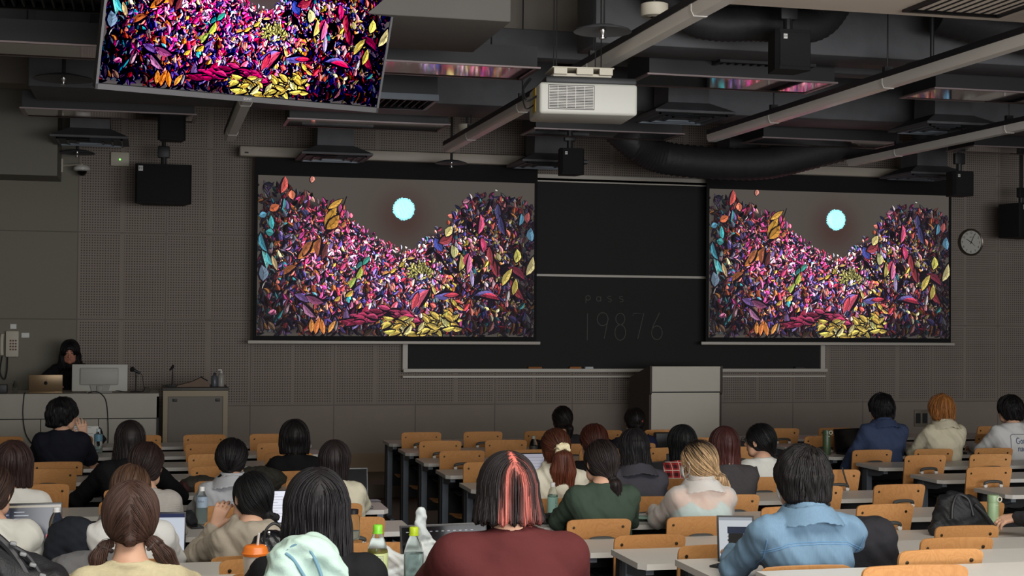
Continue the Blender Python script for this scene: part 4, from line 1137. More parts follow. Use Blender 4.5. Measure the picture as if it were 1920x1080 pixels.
        me2.from_pydata(np.concatenate([P, V3]).tolist(), [], polys + (F3 + nb).tolist()); me2.shade_smooth(); bpy.data.meshes.remove(me); me = me2
    else: CC = colour(P)
    at = me.color_attributes.new('Col', 'FLOAT_COLOR', 'POINT'); at.data.foreach_set('color', np.concatenate([CC, np.ones((len(CC), 1))], 1).astype('f4').ravel())
    me.materials.append(hair_mat())
    o = bpy.data.objects.new('hair', me); COL.objects.link(o); o.parent = parent
    Mx = Matrix([list(R[i]) + [c[i]] for i in range(3)] + [[0, 0, 0, 1]]); o.matrix_local = Mx
    return o, Mx


def child_mesh(me, name, m, parent, mx=None):
    me.materials.clear(); me.materials.append(m); o = bpy.data.objects.new(name, me); COL.objects.link(o); o.parent = parent
    if mx is not None: o.matrix_local = mx
    return o


def cloth(name, col, rough=.85, nb=.25, bs=60, noise=.06): return mat('cloth_' + name, col, rough, noise=noise, nscale=18, bump=nb, bscale=bs, spec=.2)


def person(label, x, y, fz, ztop, hair, top, skin=(214, 168, 140), sh=.185, yaw=0.0, pitch=0.0, roll=0.0, hy=.05, hx=0.0, arms='desk', armL=None, armR=None, sleeve='long', collar='crew', trousers=(38, 38, 44),
           near=.5, rz=0.0, seed=1, hs=.95, bulk=1.0, wr=.0035, grp=True, standing=False, drop=.0, hem=.46, hands=None, skin_m=None, neckline=0.0, hood=False, fold=28):
    """seated figure, origin on the floor under the pelvis, facing +y"""
    sh *= .86
    h = .0065 if near > .6 else .0085
    R = rotm(yaw, pitch, roll); zt = ztop - fz
    hc = np.array((hx, hy, zt - (.116 if hair['kind'] == 'short' else .113) - hair.get('g', .014)))
    zs = (.43 if not standing else .80)          # seat height / crotch
    zp = zs + .075
    neck = hc + R @ np.array((0, -.022, -.085)) * hs; nb = np.array((hx * .7, hy - .062, hc[2] - .120 * hs + drop)); shz = nb[2] - .068
    SL = np.array((hx * .6 - sh + .045, nb[1] - .005, shz)); SR = np.array((hx * .6 + sh - .045, nb[1] - .005, shz))
    ch = np.array((hx * .5, nb[1] * .7 - .005, shz - .09)); wa = np.array((hx * .2, nb[1] * .3, (shz + zp) * .5 - .03)); pe = np.array((0, 0, zp + .01))
    dz = .70
    def arm_pts(side, spec):
        S_ = SL if side < 0 else SR
        if spec is None: spec = dict(e=(side * (sh + .012), nb[1] + .16, max(.735, shz - .24)), w=(side * .13, .40, dz + .05))
        return S_, np.array(spec['e'], float), np.array(spec['w'], float), spec
    AL = arm_pts(-1, armL); AR = arm_pts(1, armR)
    ymax = max(.62, AL[2][1] + .2, AR[2][1] + .2)
    sd = SD((-.42, -.22, -.01 if not standing else -.01), (.42, ymax, zt + .03), h)
    head_sd(sd, hc, R, hs)
    sd.cap(neck, nb, .050 * hs, .056, .025)
    sd.cap(nb + (0, 0, -.02), SL + (.02, 0, .0), .036, .043, .04); sd.cap(nb + (0, 0, -.02), SR - (.02, 0, .0), .036, .043, .04)
    sd.cap(ch + (-.07, 0, 0), ch + (.07, 0, 0), .088 * bulk, None, .05); sd.cap(wa + (-.055, 0, 0), wa + (.055, 0, 0), .085 * bulk, None, .05); sd.cap(pe + (-.075, 0, 0), pe + (.075, 0, 0), .098 * bulk, None, .05)
    sd.cap(ch, wa, .10 * bulk, None, .05); sd.cap(wa, pe, .10 * bulk, None, .05)
    legs = []
    for q in (-1, 1):
        if standing: kn = (q * .095, .02, .46); an = (q * .10, 0, .09); hp = (q * .085, 0, zp)
        else: kn = (q * .10, .40, zs + .045); an = (q * .10, .36, .09); hp = (q * .085, .02, zs + .08)
        legs.append((hp, kn, an)); sd.cap(hp, kn, .078, .054, .03); sd.cap(kn, an, .052, .036, .02); sd.cap((an[0], an[1] - .02, .045), (an[0], an[1] + .14, .035), .036, .028, .02)
    for side, (S_, E_, W_, spec) in ((-1, AL), (1, AR)):
        sd.cap(S_, E_, .047 * bulk, .036, .03); sd.cap(E_, W_, .036, .025, .012)
        d_ = spec.get('d', (-side * .25, 1, -.12)); up = spec.get('up', (0, .1, 1))
        hand_sd(sd, W_, d_, up, spec.get('side', -side), spec.get('curl', .55), .95)
    me, P = sd.mesh('person')
    me.materials.append(skin_m or M['skin'])
    b = bpy.data.objects.new('person', me); COL.objects.link(b); b.location = (x, y, fz); b.rotation_euler = (0, 0, rz)
    b['label'] = label; b['category'] = 'person'
    if grp: b['group'] = 'seated audience'
    # garment
    o = .011 + (.006 if bulk > 1 else 0)
    gd = SD((-.45, -.24, zs - .03), (.45, ymax, zt), h)
    gd.cap(nb + (0, -.002, -.024 - neckline), SL + (.02, 0, .0), .040 + o, .048 + o, .03); gd.cap(nb + (0, -.002, -.024 - neckline), SR - (.02, 0, .0), .040 + o, .048 + o, .03)
    gd.cap(ch + (-.07, 0, 0), ch + (.07, 0, 0), .090 * bulk + o, None, .06); gd.cap(wa + (-.06, 0, 0), wa + (.06, 0, 0), .087 * bulk + o, None, .06); gd.cap(pe + (-.07, 0, 0), pe + (.07, 0, 0), .10 * bulk + o, None, .06)
    gd.cap(ch, wa, .10 * bulk + o, None, .05); gd.cap(wa, pe, .10 * bulk + o, None, .05)
    gd.cap(ch + (-sh * .42, -.018, .01), ch + (-.02, -.02, -.06), .045 + o, None, .05); gd.cap(ch + (sh * .42, -.018, .01), ch + (.02, -.02, -.06), .045 + o, None, .05)
    gd.cap(nb + (-.03, -.03, -.05), nb + (.03, -.03, -.05), .036 + o, None, .04)
    for side, (S_, E_, W_, spec) in ((-1, AL), (1, AR)):
        sl = spec.get('sleeve', sleeve)
        if sl == 'long': gd.cap(S_, E_, (.049 * bulk + o), .044 + o * .6, .035); gd.cap(E_, E_ + (W_ - E_) * .93, .043 + o * .5, .031 + o * .5, .02)
        elif sl == 'short': gd.cap(S_, S_ + (E_ - S_) * .72, (.049 * bulk + o), .052 + o, .035)
        else: gd.cap(S_, E_, (.049 * bulk + o), .046 + o, .035); gd.cap(E_, E_ + (W_ - E_) * .45, .044 + o, .04 + o * .7, .02)
    gd.wrinkle(wr, fold, seed, .8); gd.wrinkle(wr * .35, fold * 2.7, seed + 3, .7)
    if collar == 'crew': gd.fn(lambda X_, Y_, Z_: np.sqrt((np.sqrt((X_ - nb[0]) ** 2 + (Y_ - nb[1]) ** 2) - .060) ** 2 + ((Z_ - nb[2] + .018 + neckline - (Y_ - nb[1]) * -.35) * .9) ** 2) - .0105, nb - .1, nb + .1, .012)
    if collar == 'shirt':
        kb = nb + np.array((0, .004, .018))
        gd.fn(lambda X_, Y_, Z_: np.maximum(np.abs(np.sqrt((X_ - kb[0]) ** 2 + ((Y_ - kb[1]) * .92) ** 2) - .062 - (kb[2] + .03 - Z_) * .25) - .0065, np.abs(Z_ - kb[2]) - .034), kb - .12, kb + .12, .004)
        gd.fn(lambda X_, Y_, Z_: np.maximum(np.abs(np.sqrt((X_ - kb[0]) ** 2 + ((Y_ - kb[1]) * .92) ** 2) - .066 - (kb[2] + .034 - Z_) * .75) - .005, np.abs(Z_ - kb[2] + .004 + np.abs(X_ - kb[0]) * .2) - .030), kb - .14, kb + .14, .003)
    if collar == 'turtle': gd.cap(nb + (0, 0, -.03), neck + (nb - neck) * .35, .068, .061, .02)
    if collar == 'hood':
        gd.fn(lambda X_, Y_, Z_: np.sqrt((np.sqrt((X_ - nb[0]) ** 2 + (Y_ - nb[1]) ** 2) - .078) ** 2 + ((Z_ - nb[2] + .0 - (Y_ - nb[1]) * .25) * .8) ** 2) - .026, nb - .14, nb + .14, .03)
        gd.cap(nb + (-.075, -.055, -.025), nb + (0, -.105, -.115), .03, .026, .03); gd.cap(nb + (.075, -.055, -.025), nb + (0, -.105, -.115), .03, .026, .03); gd.cap(nb + (0, -.08, -.03), nb + (0, -.105, -.10), .04, .028, .04)
        gd.wrinkle(.002, 60, seed)
    # open at the neck
    gd.cap(neck + (neck - nb) * .5, nb + (0, .004, .004), .050 * hs, .054, .004, 'cut') if collar != 'turtle' else None
    gd.fn(lambda X_, Y_, Z_: Z_ - hem, (-1, -1, -1), (1, 1, hem + .03), 0, 'cut')
    gm, GP = gd.mesh('top_garment')
    shirt = child_mesh(gm, st_name(collar), top, b)
    # trousers and shoes
    td = SD((-.24, -.20, .05), (.24, .52, zp + .09), .011)
    td.cap(pe + (-.07, 0, 0), pe + (.07, 0, 0), .104 * bulk, None, .03)
    for hp, kn, an in legs: td.cap(hp, kn, .089, .066, .03); td.cap(kn, (an[0], an[1], .10), .064, .052, .02)
    td.wrinkle(.003, 30, seed); tm, _ = td.mesh('trousers'); child_mesh(tm, 'trousers', mat('trouser_cloth', trousers, .9), b)
    for hp, kn, an in legs:
        s2 = SD((an[0] - .07, an[1] - .09, -.005), (an[0] + .07, an[1] + .24, .12), .009); s2.cap((an[0], an[1] - .03, .05), (an[0], an[1] + .15, .038), .046, .036, .02); s2.fn(lambda X_, Y_, Z_: Z_ - .002, (-1, -1, -1), (1, 1, .02), 0, 'cut')
        sm, _ = s2.mesh('shoe'); child_mesh(sm, 'shoe', M['black'], b)
    ho, mx = make_hair(b, hc, R, hair, near, seed)
    return dict(body=b, hc=hc, R=R, mx=mx, shirt=shirt, nb=nb, sl=SL, sr=SR, ch=ch, hair=ho, gd=gd, P=GP)


def st_name(c): return {'hood': 'hoodie', 'shirt': 'shirt', 'turtle': 'sweater'}.get(c, 'top')


def decal(info, pts_fn, n_u, n_v, m, name, off=.004, hole=None):
    """thin cloth print wrapped on the back of the garment; pts_fn(u,v)->(x,z) local"""
    gd = info['gd']; P = []
    for j in range(n_v + 1):
        for i in range(n_u + 1):
            x, z = pts_fn(i / n_u, j / n_v); P.append((x, -.235, z))
    P = np.array(P, float)
    for _ in range(60):
        d = gd.sample(P); P[:, 1] += np.clip(d - off, -.02, .02) * .8
    F = []
    for j in range(n_v):
        for i in range(n_u):
            a = j * (n_u + 1) + i; F.append((a, a + 1, a + n_u + 2, a + n_u + 1))
    me = bpy.data.meshes.new(name); me.from_pydata(P.tolist(), [], F); me.shade_smooth(); me.materials.append(m)
    o = bpy.data.objects.new(name, me); COL.objects.link(o); o.parent = info['shirt']; 
    sol = o.modifiers.new('thick', 'SOLIDIFY'); sol.thickness = .0015; sol.offset = 1
    return o


def line_on(info, pts, r, m, name, off=.002):
    """piping / seam following the back of the garment through (x,z) points"""
    Q = []
    for (x0, z0), (x1, z1) in zip(pts, pts[1:]):
        for i in range(8): Q.append((x0 + (x1 - x0) * i / 8, -.235, z0 + (z1 - z0) * i / 8))
    Q.append((pts[-1][0], -.235, pts[-1][1])); P = np.array(Q, float)
    for _ in range(60):
        d = info['gd'].sample(P); P[:, 1] += np.clip(d - off, -.02, .02) * .8
    return [tuple(p) for p in P]
# ------------------------------------------------------------------ the audience
def on_plane(px, py, z):
    """point of the horizontal plane z seen at a photo coordinate"""
    q = R_ * ((px - 960) / FOC) - U_ * ((py - 540) / FOC) + F_; t = (z - CAMZ) / q.z; return Vector((q.x * t, q.y * t, z))


def on_wall(px, py, Y):
    q = R_ * ((px - 960) / FOC) - U_ * ((py - 540) / FOC) + F_; t = Y / q.y; return Vector((q.x * t, Y, CAMZ + q.z * t))


PINK = np.array(lin((238, 128, 112))[:3]); DARKB = np.array(lin((34, 28, 27))[:3])


def streaks(Q, c):
    x, z = Q[:, 0], Q[:, 2]; t = np.clip((.12 - z) / .24, 0, 1)
    cl = -.002 - .040 * t; cr = .008 + .036 * t; w = .006 + .007 * t
    s = np.exp(-((x - cl) / w) ** 2) * .9 + np.exp(-((x - cr) / (w * 1.35)) ** 2)
    s = s * (.72 + .4 * np.sin(x * 900 + z * 30)) + .35 * np.exp(-((x - .055 - .03 * t) / .006) ** 2) * t
    s = np.clip(s, 0, 1) * np.clip((.035 - Q[:, 1]) / .02, 0, 1) * (.8 - .2 * t)
    return c * (1 - s[:, None]) + PINK * s[:, None]


def blond(Q, c):
    s = np.clip((.065 - Q[:, 2] - .25 * (Q[:, 1] + .02)) / .06, 0, 1)[:, None] * (.8 + .25 * np.sin(Q[:, :1] * 400))
    return c * (1 - s) + np.array(lin((205, 170, 128))[:3]) * s


def reddish(Q, c): return c * (1 + .9 * np.clip((.05 - Q[:, 2:]) / .2, 0, 1) * np.array((1.15, .65, .42)))


def plaid_mat():
    w = N('plaid_cloth'); tc = w.n('ShaderNodeTexCoord'); sp = w.n('ShaderNodeSeparateXYZ'); w.l(tc.outputs['Object'], sp.inputs[0])
    def band(v, per, wd, off=0): return w.math('LESS_THAN', w.math('FRACT', w.math('ADD', w.math('DIVIDE', v, per), off)), wd)
    a = w.math('ADD', band(sp.outputs['X'], .05, .45), band(sp.outputs['Z'], .05, .45)); a = w.math('MULTIPLY', a, .5)
    col = w.mix(a, lin((190, 52, 50)), lin((60, 20, 26)))
    wl = w.math('MAXIMUM', band(sp.outputs['X'], .05, .09, .3), band(sp.outputs['Z'], .05, .09, .3)); col = w.mix(w.math('MULTIPLY', wl, .75), col, lin((230, 220, 210)))
    w.l(col, w.b.inputs['Base Color']); w.b.inputs['Roughness'].default_value = .9; return w.m


def sheer_mat():
    w = N('sheer_cloth'); w.b.inputs['Base Color'].default_value = lin((238, 238, 234)); w.b.inputs['Roughness'].default_value = .7
    lw = w.n('ShaderNodeLayerWeight', i_Blend=.35); mr = w.n('ShaderNodeMapRange'); w.l(lw.outputs['Facing'], mr.inputs[0]); mr.inputs[3].default_value = .34; mr.inputs[4].default_value = .92
    w.l(mr.outputs[0], w.b.inputs['Alpha']); return w.m


def knit_mat(name, col, s=140):
    w = N(name); tc = w.n('ShaderNodeTexCoord'); wv = w.n('ShaderNodeTexWave', i_Scale=s * .5, i_Distortion=1.5); wv.bands_direction = 'Z'; w.l(tc.outputs['Object'], wv.inputs['Vector'])
    nz = w.n('ShaderNodeTexNoise', i_Scale=60.0); w.l(tc.outputs['Object'], nz.inputs['Vector'])
    c = lin(col); w.l(w.mix(nz.outputs['Fac'], tuple(v * .85 for v in c[:3]) + (1,), tuple(min(1, v * 1.12) for v in c[:3]) + (1,)), w.b.inputs['Base Color'])
    bp = w.n('ShaderNodeBump', i_Strength=.35, i_Distance=.002); w.l(wv.outputs['Fac'], bp.inputs['Height']); w.l(bp.outputs[0], w.b.inputs['Normal']); w.b.inputs['Roughness'].default_value = .9; return w.m


def denim_mat(name, col):
    w = N(name); tc = w.n('ShaderNodeTexCoord'); mp = w.n('ShaderNodeMapping'); mp.inputs['Scale'].default_value = (160, 160, 12); w.l(tc.outputs['Object'], mp.inputs['Vector'])
    nz = w.n('ShaderNodeTexNoise', i_Scale=1.0, i_Detail=4.0); w.l(mp.outputs[0], nz.inputs['Vector']); n2 = w.n('ShaderNodeTexNoise', i_Scale=9.0, i_Detail=3.0); w.l(tc.outputs['Object'], n2.inputs['Vector'])
    c = lin(col); f = w.math('ADD', w.math('MULTIPLY', nz.outputs['Fac'], .5), w.math('MULTIPLY', n2.outputs['Fac'], .5))
    w.l(w.mix(f, tuple(v * .7 for v in c[:3]) + (1,), tuple(min(1, v * 1.3) for v in c[:3]) + (1,)), w.b.inputs['Base Color']); w.b.inputs['Roughness'].default_value = .85
    bp = w.n('ShaderNodeBump', i_Strength=.2, i_Distance=.002); w.l(nz.outputs['Fac'], bp.inputs['Height']); w.l(bp.outputs[0], w.b.inputs['Normal']); return w.m


def seat_y(k): return D[k + 1] + .10 + .155


SEATED = set()
P = {}


def sit(key, blk, k, i, X, t, label, hair, top, **kw):
    SEATED.add((blk, k, i)); y = seat_y(k); X = X * (y + .05) / (D[k] - .62)
    P[key] = person(label, X, y, FLZ[k], CAMZ - (DH[k] - t) * (y + .05) / (D[k] - .62), hair, top, seed=len(P) + 3, **kw); P[key]['k'] = k; P[key]['x'] = X; P[key]['y'] = y


# far rows first
sit('p15', 'centre', 1, 2, 3.35, .40, 'person with dark ponytail in a white tie and dark top, left of the podium', dict(kind='tied', col=HB, g=.012, tie=(.03, -.105, -.015), tail=[(.035, -.125, -.06), (.03, -.12, -.15)], tr=[.03, .018]), cloth('charcoal', (44, 42, 44)), near=.4, sh=.19)
sit('p19', 'centre', 1, 3, 3.99, .385, 'person with a low dark bun and red hair clip, navy top, seated below the podium', dict(kind='bun', col=HB, g=.012, bun=(.0, -.09, -.07), br=(.042, .035, .045)), cloth('navy', (34, 38, 66)), near=.4, sh=.20)
sit('p26', 'right', 2, 0, 5.83, .55, 'person with short black hair in a dark blue denim shirt at the right', dict(kind='short', col=(18, 16, 17), g=.022), denim_mat('dark_denim', (48, 62, 92)), near=.6, sh=.235, collar='shirt', yaw=.25, wr=.005, armL=dict(e=(-.27, .12, .62), w=(-.04, .19, .84), d=(.2, -.1, .9), up=(0, -1, .2), curl=.8))
sit('p27', 'right', 2, 1, 6.38, .535, 'person with short orange hair in a cream shirt at the right', dict(kind='short', col=(160, 104, 54), g=.020, fly=.008), cloth('cream_shirt', (206, 198, 172), nb=.15), near=.6, sh=.215, collar='shirt', wr=.006)
sit('p28', 'right', 2, 2, 7.02, .53, 'person with short black hair in a white t-shirt with lettered back at right edge', dict(kind='short', col=(20, 17, 17), g=.020), cloth('white_print_tee', (206, 206, 204), nb=.1), near=.6, sh=.23, yaw=.35, wr=.005, skin=(214, 168, 140))
sit('p2', 'left', 2, 3, -.64, .545, 'person in a dark navy t-shirt leaning on one elbow with a hand at the ear', dict(kind='short', col=(20, 18, 19), g=.022), cloth('dark_navy', (26, 28, 38)), near=.7, sh=.215, yaw=-.95, hy=.08, sleeve='short', rz=.0, hx=.02, armR=dict(e=(.215, .26, .73), w=(.155, .16, .93), d=(-.12, -.15, 1), up=(.3, -1, 0), side=-1, curl=.35, sleeve='short'), wr=.004)
sit('p11', 'left', 3, 0, .95, .435, 'person with a round black bob and black top, left block beside the aisle', dict(kind='down', col=(22, 19, 19), L=.10, wt=.114, wb=.098, b=.09, ys=-.03, g=.024, jag=.2), cloth('black_a', (22, 21, 23)), near=.6, sh=.20, drop=-.0)
sit('p6', 'left', 4, 2, -.13, .50, 'person with long dark hair and black top leaning over the desk, left block', dict(kind='down', col=(32, 26, 25), L=.27, wt=.088, wb=.12, b=.08, ys=-.05), cloth('black_b', (20, 19, 22)), near=.5, sh=.215, armL=dict(e=(-.31, .16, .70), w=(-.12, .36, .75)), armR=dict(e=(.31, .16, .70), w=(.12, .36, .75)))
sit('p17', 'centre', 4, 1, 2.83, .45, 'person with short reddish brown hair and black top with white print', dict(kind='tied', col=(70, 36, 28), g=.014, tie=(-.02, -.10, -.05), tail=[(-.02, -.115, -.09)], tr=[.022]), cloth('black_c', (20, 19, 20)), near=.5, sh=.19, yaw=.2)
sit('p21', 'centre', 4, 2, 3.45, .44, 'person with a black bob in a red plaid shirt', dict(kind='down', col=(20, 22, 23), L=.125, wt=.092, wb=.088, b=.08, ys=-.03, g=.018, jag=.3), plaid_mat(), near=.6, sh=.20, yaw=.1, armL=dict(e=(-.27, .14, .66), w=(-.1, .38, .75)))
sit('p24', 'centre', 4, 3, 4.01, .44, 'person with a low black ponytail and glasses in a white top with a black strap', dict(kind='tied', col=(18, 17, 18), g=.012, tie=(.02, -.095, -.085), tail=[(.03, -.115, -.12), (.04, -.12, -.17)], tr=[.024, .012]), cloth('white_a', (222, 222, 214), nb=.1), near=.7, sh=.20, yaw=.75)
sit('p9', 'left', 5, 1, .44, .455, 'person with low black bun in a grey shirt with a flag print', dict(kind='bun', col=(22, 20, 21), g=.014, bun=(-.01, -.085, -.09), br=(.05, .032, .026)), cloth('grey_flag', (178, 180, 184), nb=.15), near=.7, sh=.205, yaw=-.25, collar='shirt', wr=.006)
sit('p12', 'left', 5, 0, 1.02, .44, 'person with long dark hair in a cream top beside a dark laptop', dict(kind='down', col=(38, 30, 30), L=.24, wt=.086, wb=.075, b=.06, ys=-.06), cloth('cream_a', (214, 208, 184), nb=.1), near=.7, sh=.185, yaw=-.2, wr=.005)
sit('p16', 'centre', 5, 0, 2.33, .49, 'person with a long auburn ponytail in a cream scrunchie and white sweatshirt', dict(kind='tied', col=(74, 42, 30), colf=reddish, g=.012, tie=(.012, -.11, .0), tail=[(.012, -.145, -.04), (.008, -.15, -.12), (.008, -.14, -.225)], tr=[.038, .05, .044], flat=.022, n=1500), cloth('ivory', (226, 220, 200), nb=.1), near=.9, sh=.205, collar='hood', wr=.006, yaw=0)
sit('p20', 'centre', 5, 1, 2.82, .485, 'person with straight black hair in a dark grey shirt', dict(kind='down', col=(24, 22, 24), L=.14, wt=.082, wb=.095, b=.07, ys=-.05, part=0), cloth('slate', (72, 71, 78), nb=.2), near=.7, sh=.215, collar='shirt', pitch=-.2)
sit('p23', 'centre', 5, 2, 3.40, .495, 'person with very long dark red hair and dark grey sweater', dict(kind='down', col=(58, 30, 28), colf=reddish, L=.37, wt=.092, wb=.085, b=.05, ys=-.075, part=.0), knit_mat('charcoal_knit', (62, 58, 60)), near=.8, sh=.215)
sit('p10', 'left', 7, 1, .435, .45, 'person with a sleek low black ponytail in a beige hooded sweatshirt, hand at the face', dict(kind='tied', col=(18, 18, 20), g=.010, tie=(.05, -.085, -.075), tail=[(.065, -.105, -.11), (.075, -.10, -.15)], tr=[.024, .016], n=1200), cloth('beige_hoodie', (176, 166, 150), nb=.2), near=.9, sh=.20, collar='hood', yaw=.5, roll=.12, armL=dict(e=(-.26, .22, .72), w=(-.155, .14, .88), d=(.35, -.05, 1), up=(-.4, -1, 0), side=1, curl=.9), wr=.005)
sit('p3', 'left', 6, 3, -.655, .53, 'person with a dark brown bob in a white t-shirt near the left edge', dict(kind='down', col=(52, 36, 33), L=.10, wt=.096, wb=.092, b=.085, ys=-.03, g=.016, jag=.2), cloth('white_b', (222, 220, 212), nb=.08), near=.8, sh=.20, sleeve='short', yaw=-.1)
sit('p7', 'left', 6, 2, -.055, .515, 'person with dark tied hair in pale striped shirt, beyond the white blouse', dict(kind='tied', col=(40, 28, 26), g=.012, tie=(-.02, -.10, -.07), tail=[(-.02, -.11, -.15)], tr=[.02]), knit_mat('pale_stripe', (176, 172, 166), 60), near=.5, sh=.20, hx=.03, yaw=-.3)
sit('p18', 'centre', 6, 0, 2.34, .495, 'person with a low dark ponytail in a dark green sweatshirt', dict(kind='tied', col=(36, 28, 27), g=.012, tie=(.005, -.10, -.08), tail=[(.01, -.12, -.11), (.015, -.12, -.155)], tr=[.028, .026], flat=.008, n=1500), cloth('forest_green', (64, 78, 66), nb=.12), near=1.0, sh=.225, yaw=.35, wr=.005)
sit('p22', 'centre', 6, 1, 2.90, .485, 'person with tied blonde hair with dark roots, face mask and sheer white shirt', dict(kind='tied', col=(40, 32, 28), colf=blond, g=.012, tie=(.045, -.095, -.06), tail=[(.075, -.11, -.085), (.095, -.11, -.125)], tr=[.024, .026], n=1600, fly=.007), sheer_mat(), near=1.0, sh=.215, yaw=.4, collar='shirt', wr=.004)
sit('p4', 'left', 7, 3, -.665, .50, 'person with brown tied hair and an earring in a white top at the left edge', dict(kind='tied', col=(58, 42, 36), g=.014, tie=(-.02, -.10, -.07), tail=[(.0, -.11, -.12), (.02, -.1, -.18)], tr=[.026, .012], n=1200), cloth('white_c', (222, 222, 212), nb=.1), near=.9, sh=.23, yaw=-.4, wr=.006)
sit('p8', 'left', 7, 2, -.09, .49, 'person with light brown hair and white blouse, mostly hidden behind the cream knit top', dict(kind='tied', col=(84, 62, 48), g=.012, tie=(-.03, -.09, -.06), tail=[(-.045, -.09, -.12), (-.04, -.085, -.2)], tr=[.022, .016]), cloth('white_blouse', (216, 216, 212), nb=.1), near=.7, sh=.215, wr=.006)
fp = on_plane(1862, 1003, DESKZ[7]); x29 = 4.60 * (seat_y(7) + .05) / (D[7] - .62)
sit('p29', 'centre', 7, 4, 4.60, .49, 'person with short black hair and dark grey jacket reaching for a green flask', dict(kind='short', col=(20, 18, 19), g=.02), cloth('grey_jacket', (62, 62, 66), nb=.2), near=.8, sh=.22, yaw=.4, hy=.06, armL=dict(e=(-.17, .06, .80), w=(fp.x - x29 + .10, fp.y - seat_y(7) - .07, .80), d=(-1, .15, -.15), up=(.1, -.4, 1), side=1, curl=.8))
sit('p5', 'left', 9, 2, -.065, .43, 'person with two low brown pigtails in a cream knitted top with a diamond pattern', dict(kind='tails', col=(72, 52, 44), g=.016, tails=[[(-.078, -.045, -.088), (-.10, -.055, -.125), (-.105, -.06, -.165)], [(.074, -.045, -.082), (.115, -.055, -.12), (.155, -.06, -.175)]], tr=[.024, .029, .012], n=2600), knit_mat('cream_knit', (214, 202, 164), 220), near=1.0, sh=.215, collar='crew', wr=.003, fold=20, drop=-.03)
sit('p25', 'centre', 9, 0, 2.32, .52, 'person with short black hair in a light blue denim shirt', dict(kind='short', col=(20, 17, 17), g=.020, n=3200, fly=.003, steps=18, sw=.0042), denim_mat('light_denim', (98, 126, 148)), near=1.0, sh=.25, collar='shirt', wr=.0075, fold=22, hs=1.0, yaw=.12)
sit('p13', 'left', 10, 1, .455, .455, 'person with long straight black hair and black top, mint bag hanging at the back', dict(kind='down', col=(24, 21, 23), L=.30, wt=.096, wb=.105, b=.085, ys=-.05, n=2600, g=.016), cloth('black_d', (20, 20, 22)), near=1.0, sh=.215)
sit('p14', 'left', 10, 0, 1.01, .492, 'person with dark bobbed hair with salmon pink streaks and maroon sweatshirt', dict(kind='down', col=(28, 22, 22), colf=streaks, L=.078, wt=.087, wb=.104, b=.095, ys=-.03, n=4200, g=.010, jag=.5, steps=20, part=0, fly=.004), cloth('maroon', (78, 33, 33), nb=.15), near=1.0, sh=.252, bulk=1.16, wr=.004, fold=16, hs=1.0)

# presenter behind the counter, facing the seats
pr = person('person with long black hair and black top standing behind the white monitor', -.815, 15.52, STAGE, CAMZ - .285, dict(kind='down', col=(20, 17, 18), L=.17, wt=.095, wb=.125, b=.10, ys=-.02, wave=.004, fw=-.012, g=.018, part=.01, fz=-.005, jag=1), cloth('presenter_black', (26, 25, 30)), near=.9, sh=.215, rz=math.pi, pitch=-.18, standing=True, hem=.78, grp=False, seed=2,
            armL=dict(e=(-.27, .06, 1.02), w=(-.12, .26, 1.0)), armR=dict(e=(.27, .06, 1.02), w=(.12, .26, 1.0)), skin_m=mat('presenter_skin', (190, 130, 108), .5))
P['pr'] = pr
hc, R = pr['hc'], pr['R']
for q in (-1, 1):
    m = MB(); m.lathe([(0, -.005), (.008, -.004), (.011, 0), (.008, .004), (0, .005)], n=14, axis='y'); c = hc + R @ np.array((q * .029, .0905, .007)) * .95; e = m.build('eye', mat('eye', (40, 28, 24), .2), pr['body'], loc=c); e.scale = (1.1, .5, .55)
    m = MB(); m.tube([hc + R @ np.array((q * .014, .0985, .026)) * .95, hc + R @ np.array((q * .03, .097, .031)) * .95, hc + R @ np.array((q * .046, .086, .027)) * .95], [.003, .0035, .0015], 6); m.build('eyebrow', M['black'], pr['body'])
m = MB(); m.tube([hc + R @ np.array((-.02, .091, -.0595)) * .95, hc + R @ np.array((0, .0955, -.061)) * .95, hc + R @ np.array((.02, .091, -.0595)) * .95], [.001, .003, .001], 6); m.build('lips', mat('lips', (130, 66, 60), .5), pr['body'])


# ---- clothing and hair accessories
def hp(key, p, s=.95): i = P[key]; return i['hc'] + i['R'] @ np.array(p, float) * s


def scrunchie(key, c, R0, r, col, name='hair_tie', n=40, amp=.22, ax=(0, 1, 0)):
    i = P[key]; m = MB(); ax = Vector(ax).normalized(); u = ax.orthogonal().normalized(); v = ax.cross(u); pts = []; rs = []
    for k in range(n + 1):
        a = k / n * 2 * math.pi; rr = R0 * (1 + amp * math.sin(a * 7) * .3); pts.append(Vector(c) + (u * math.cos(a) + v * math.sin(a)) * rr + ax * r * amp * math.sin(a * 9)); rs.append(r * (1 + amp * math.sin(a * 11)))
    m.tube(pts, rs, 10); o = m.build(name, mat('tie_' + key, col, .8), i['body'], smooth=80); o.matrix_local = Matrix([list(i['R'][j]) + [i['hc'][j]] for j in range(3)] + [[0, 0, 0, 1]]); return o


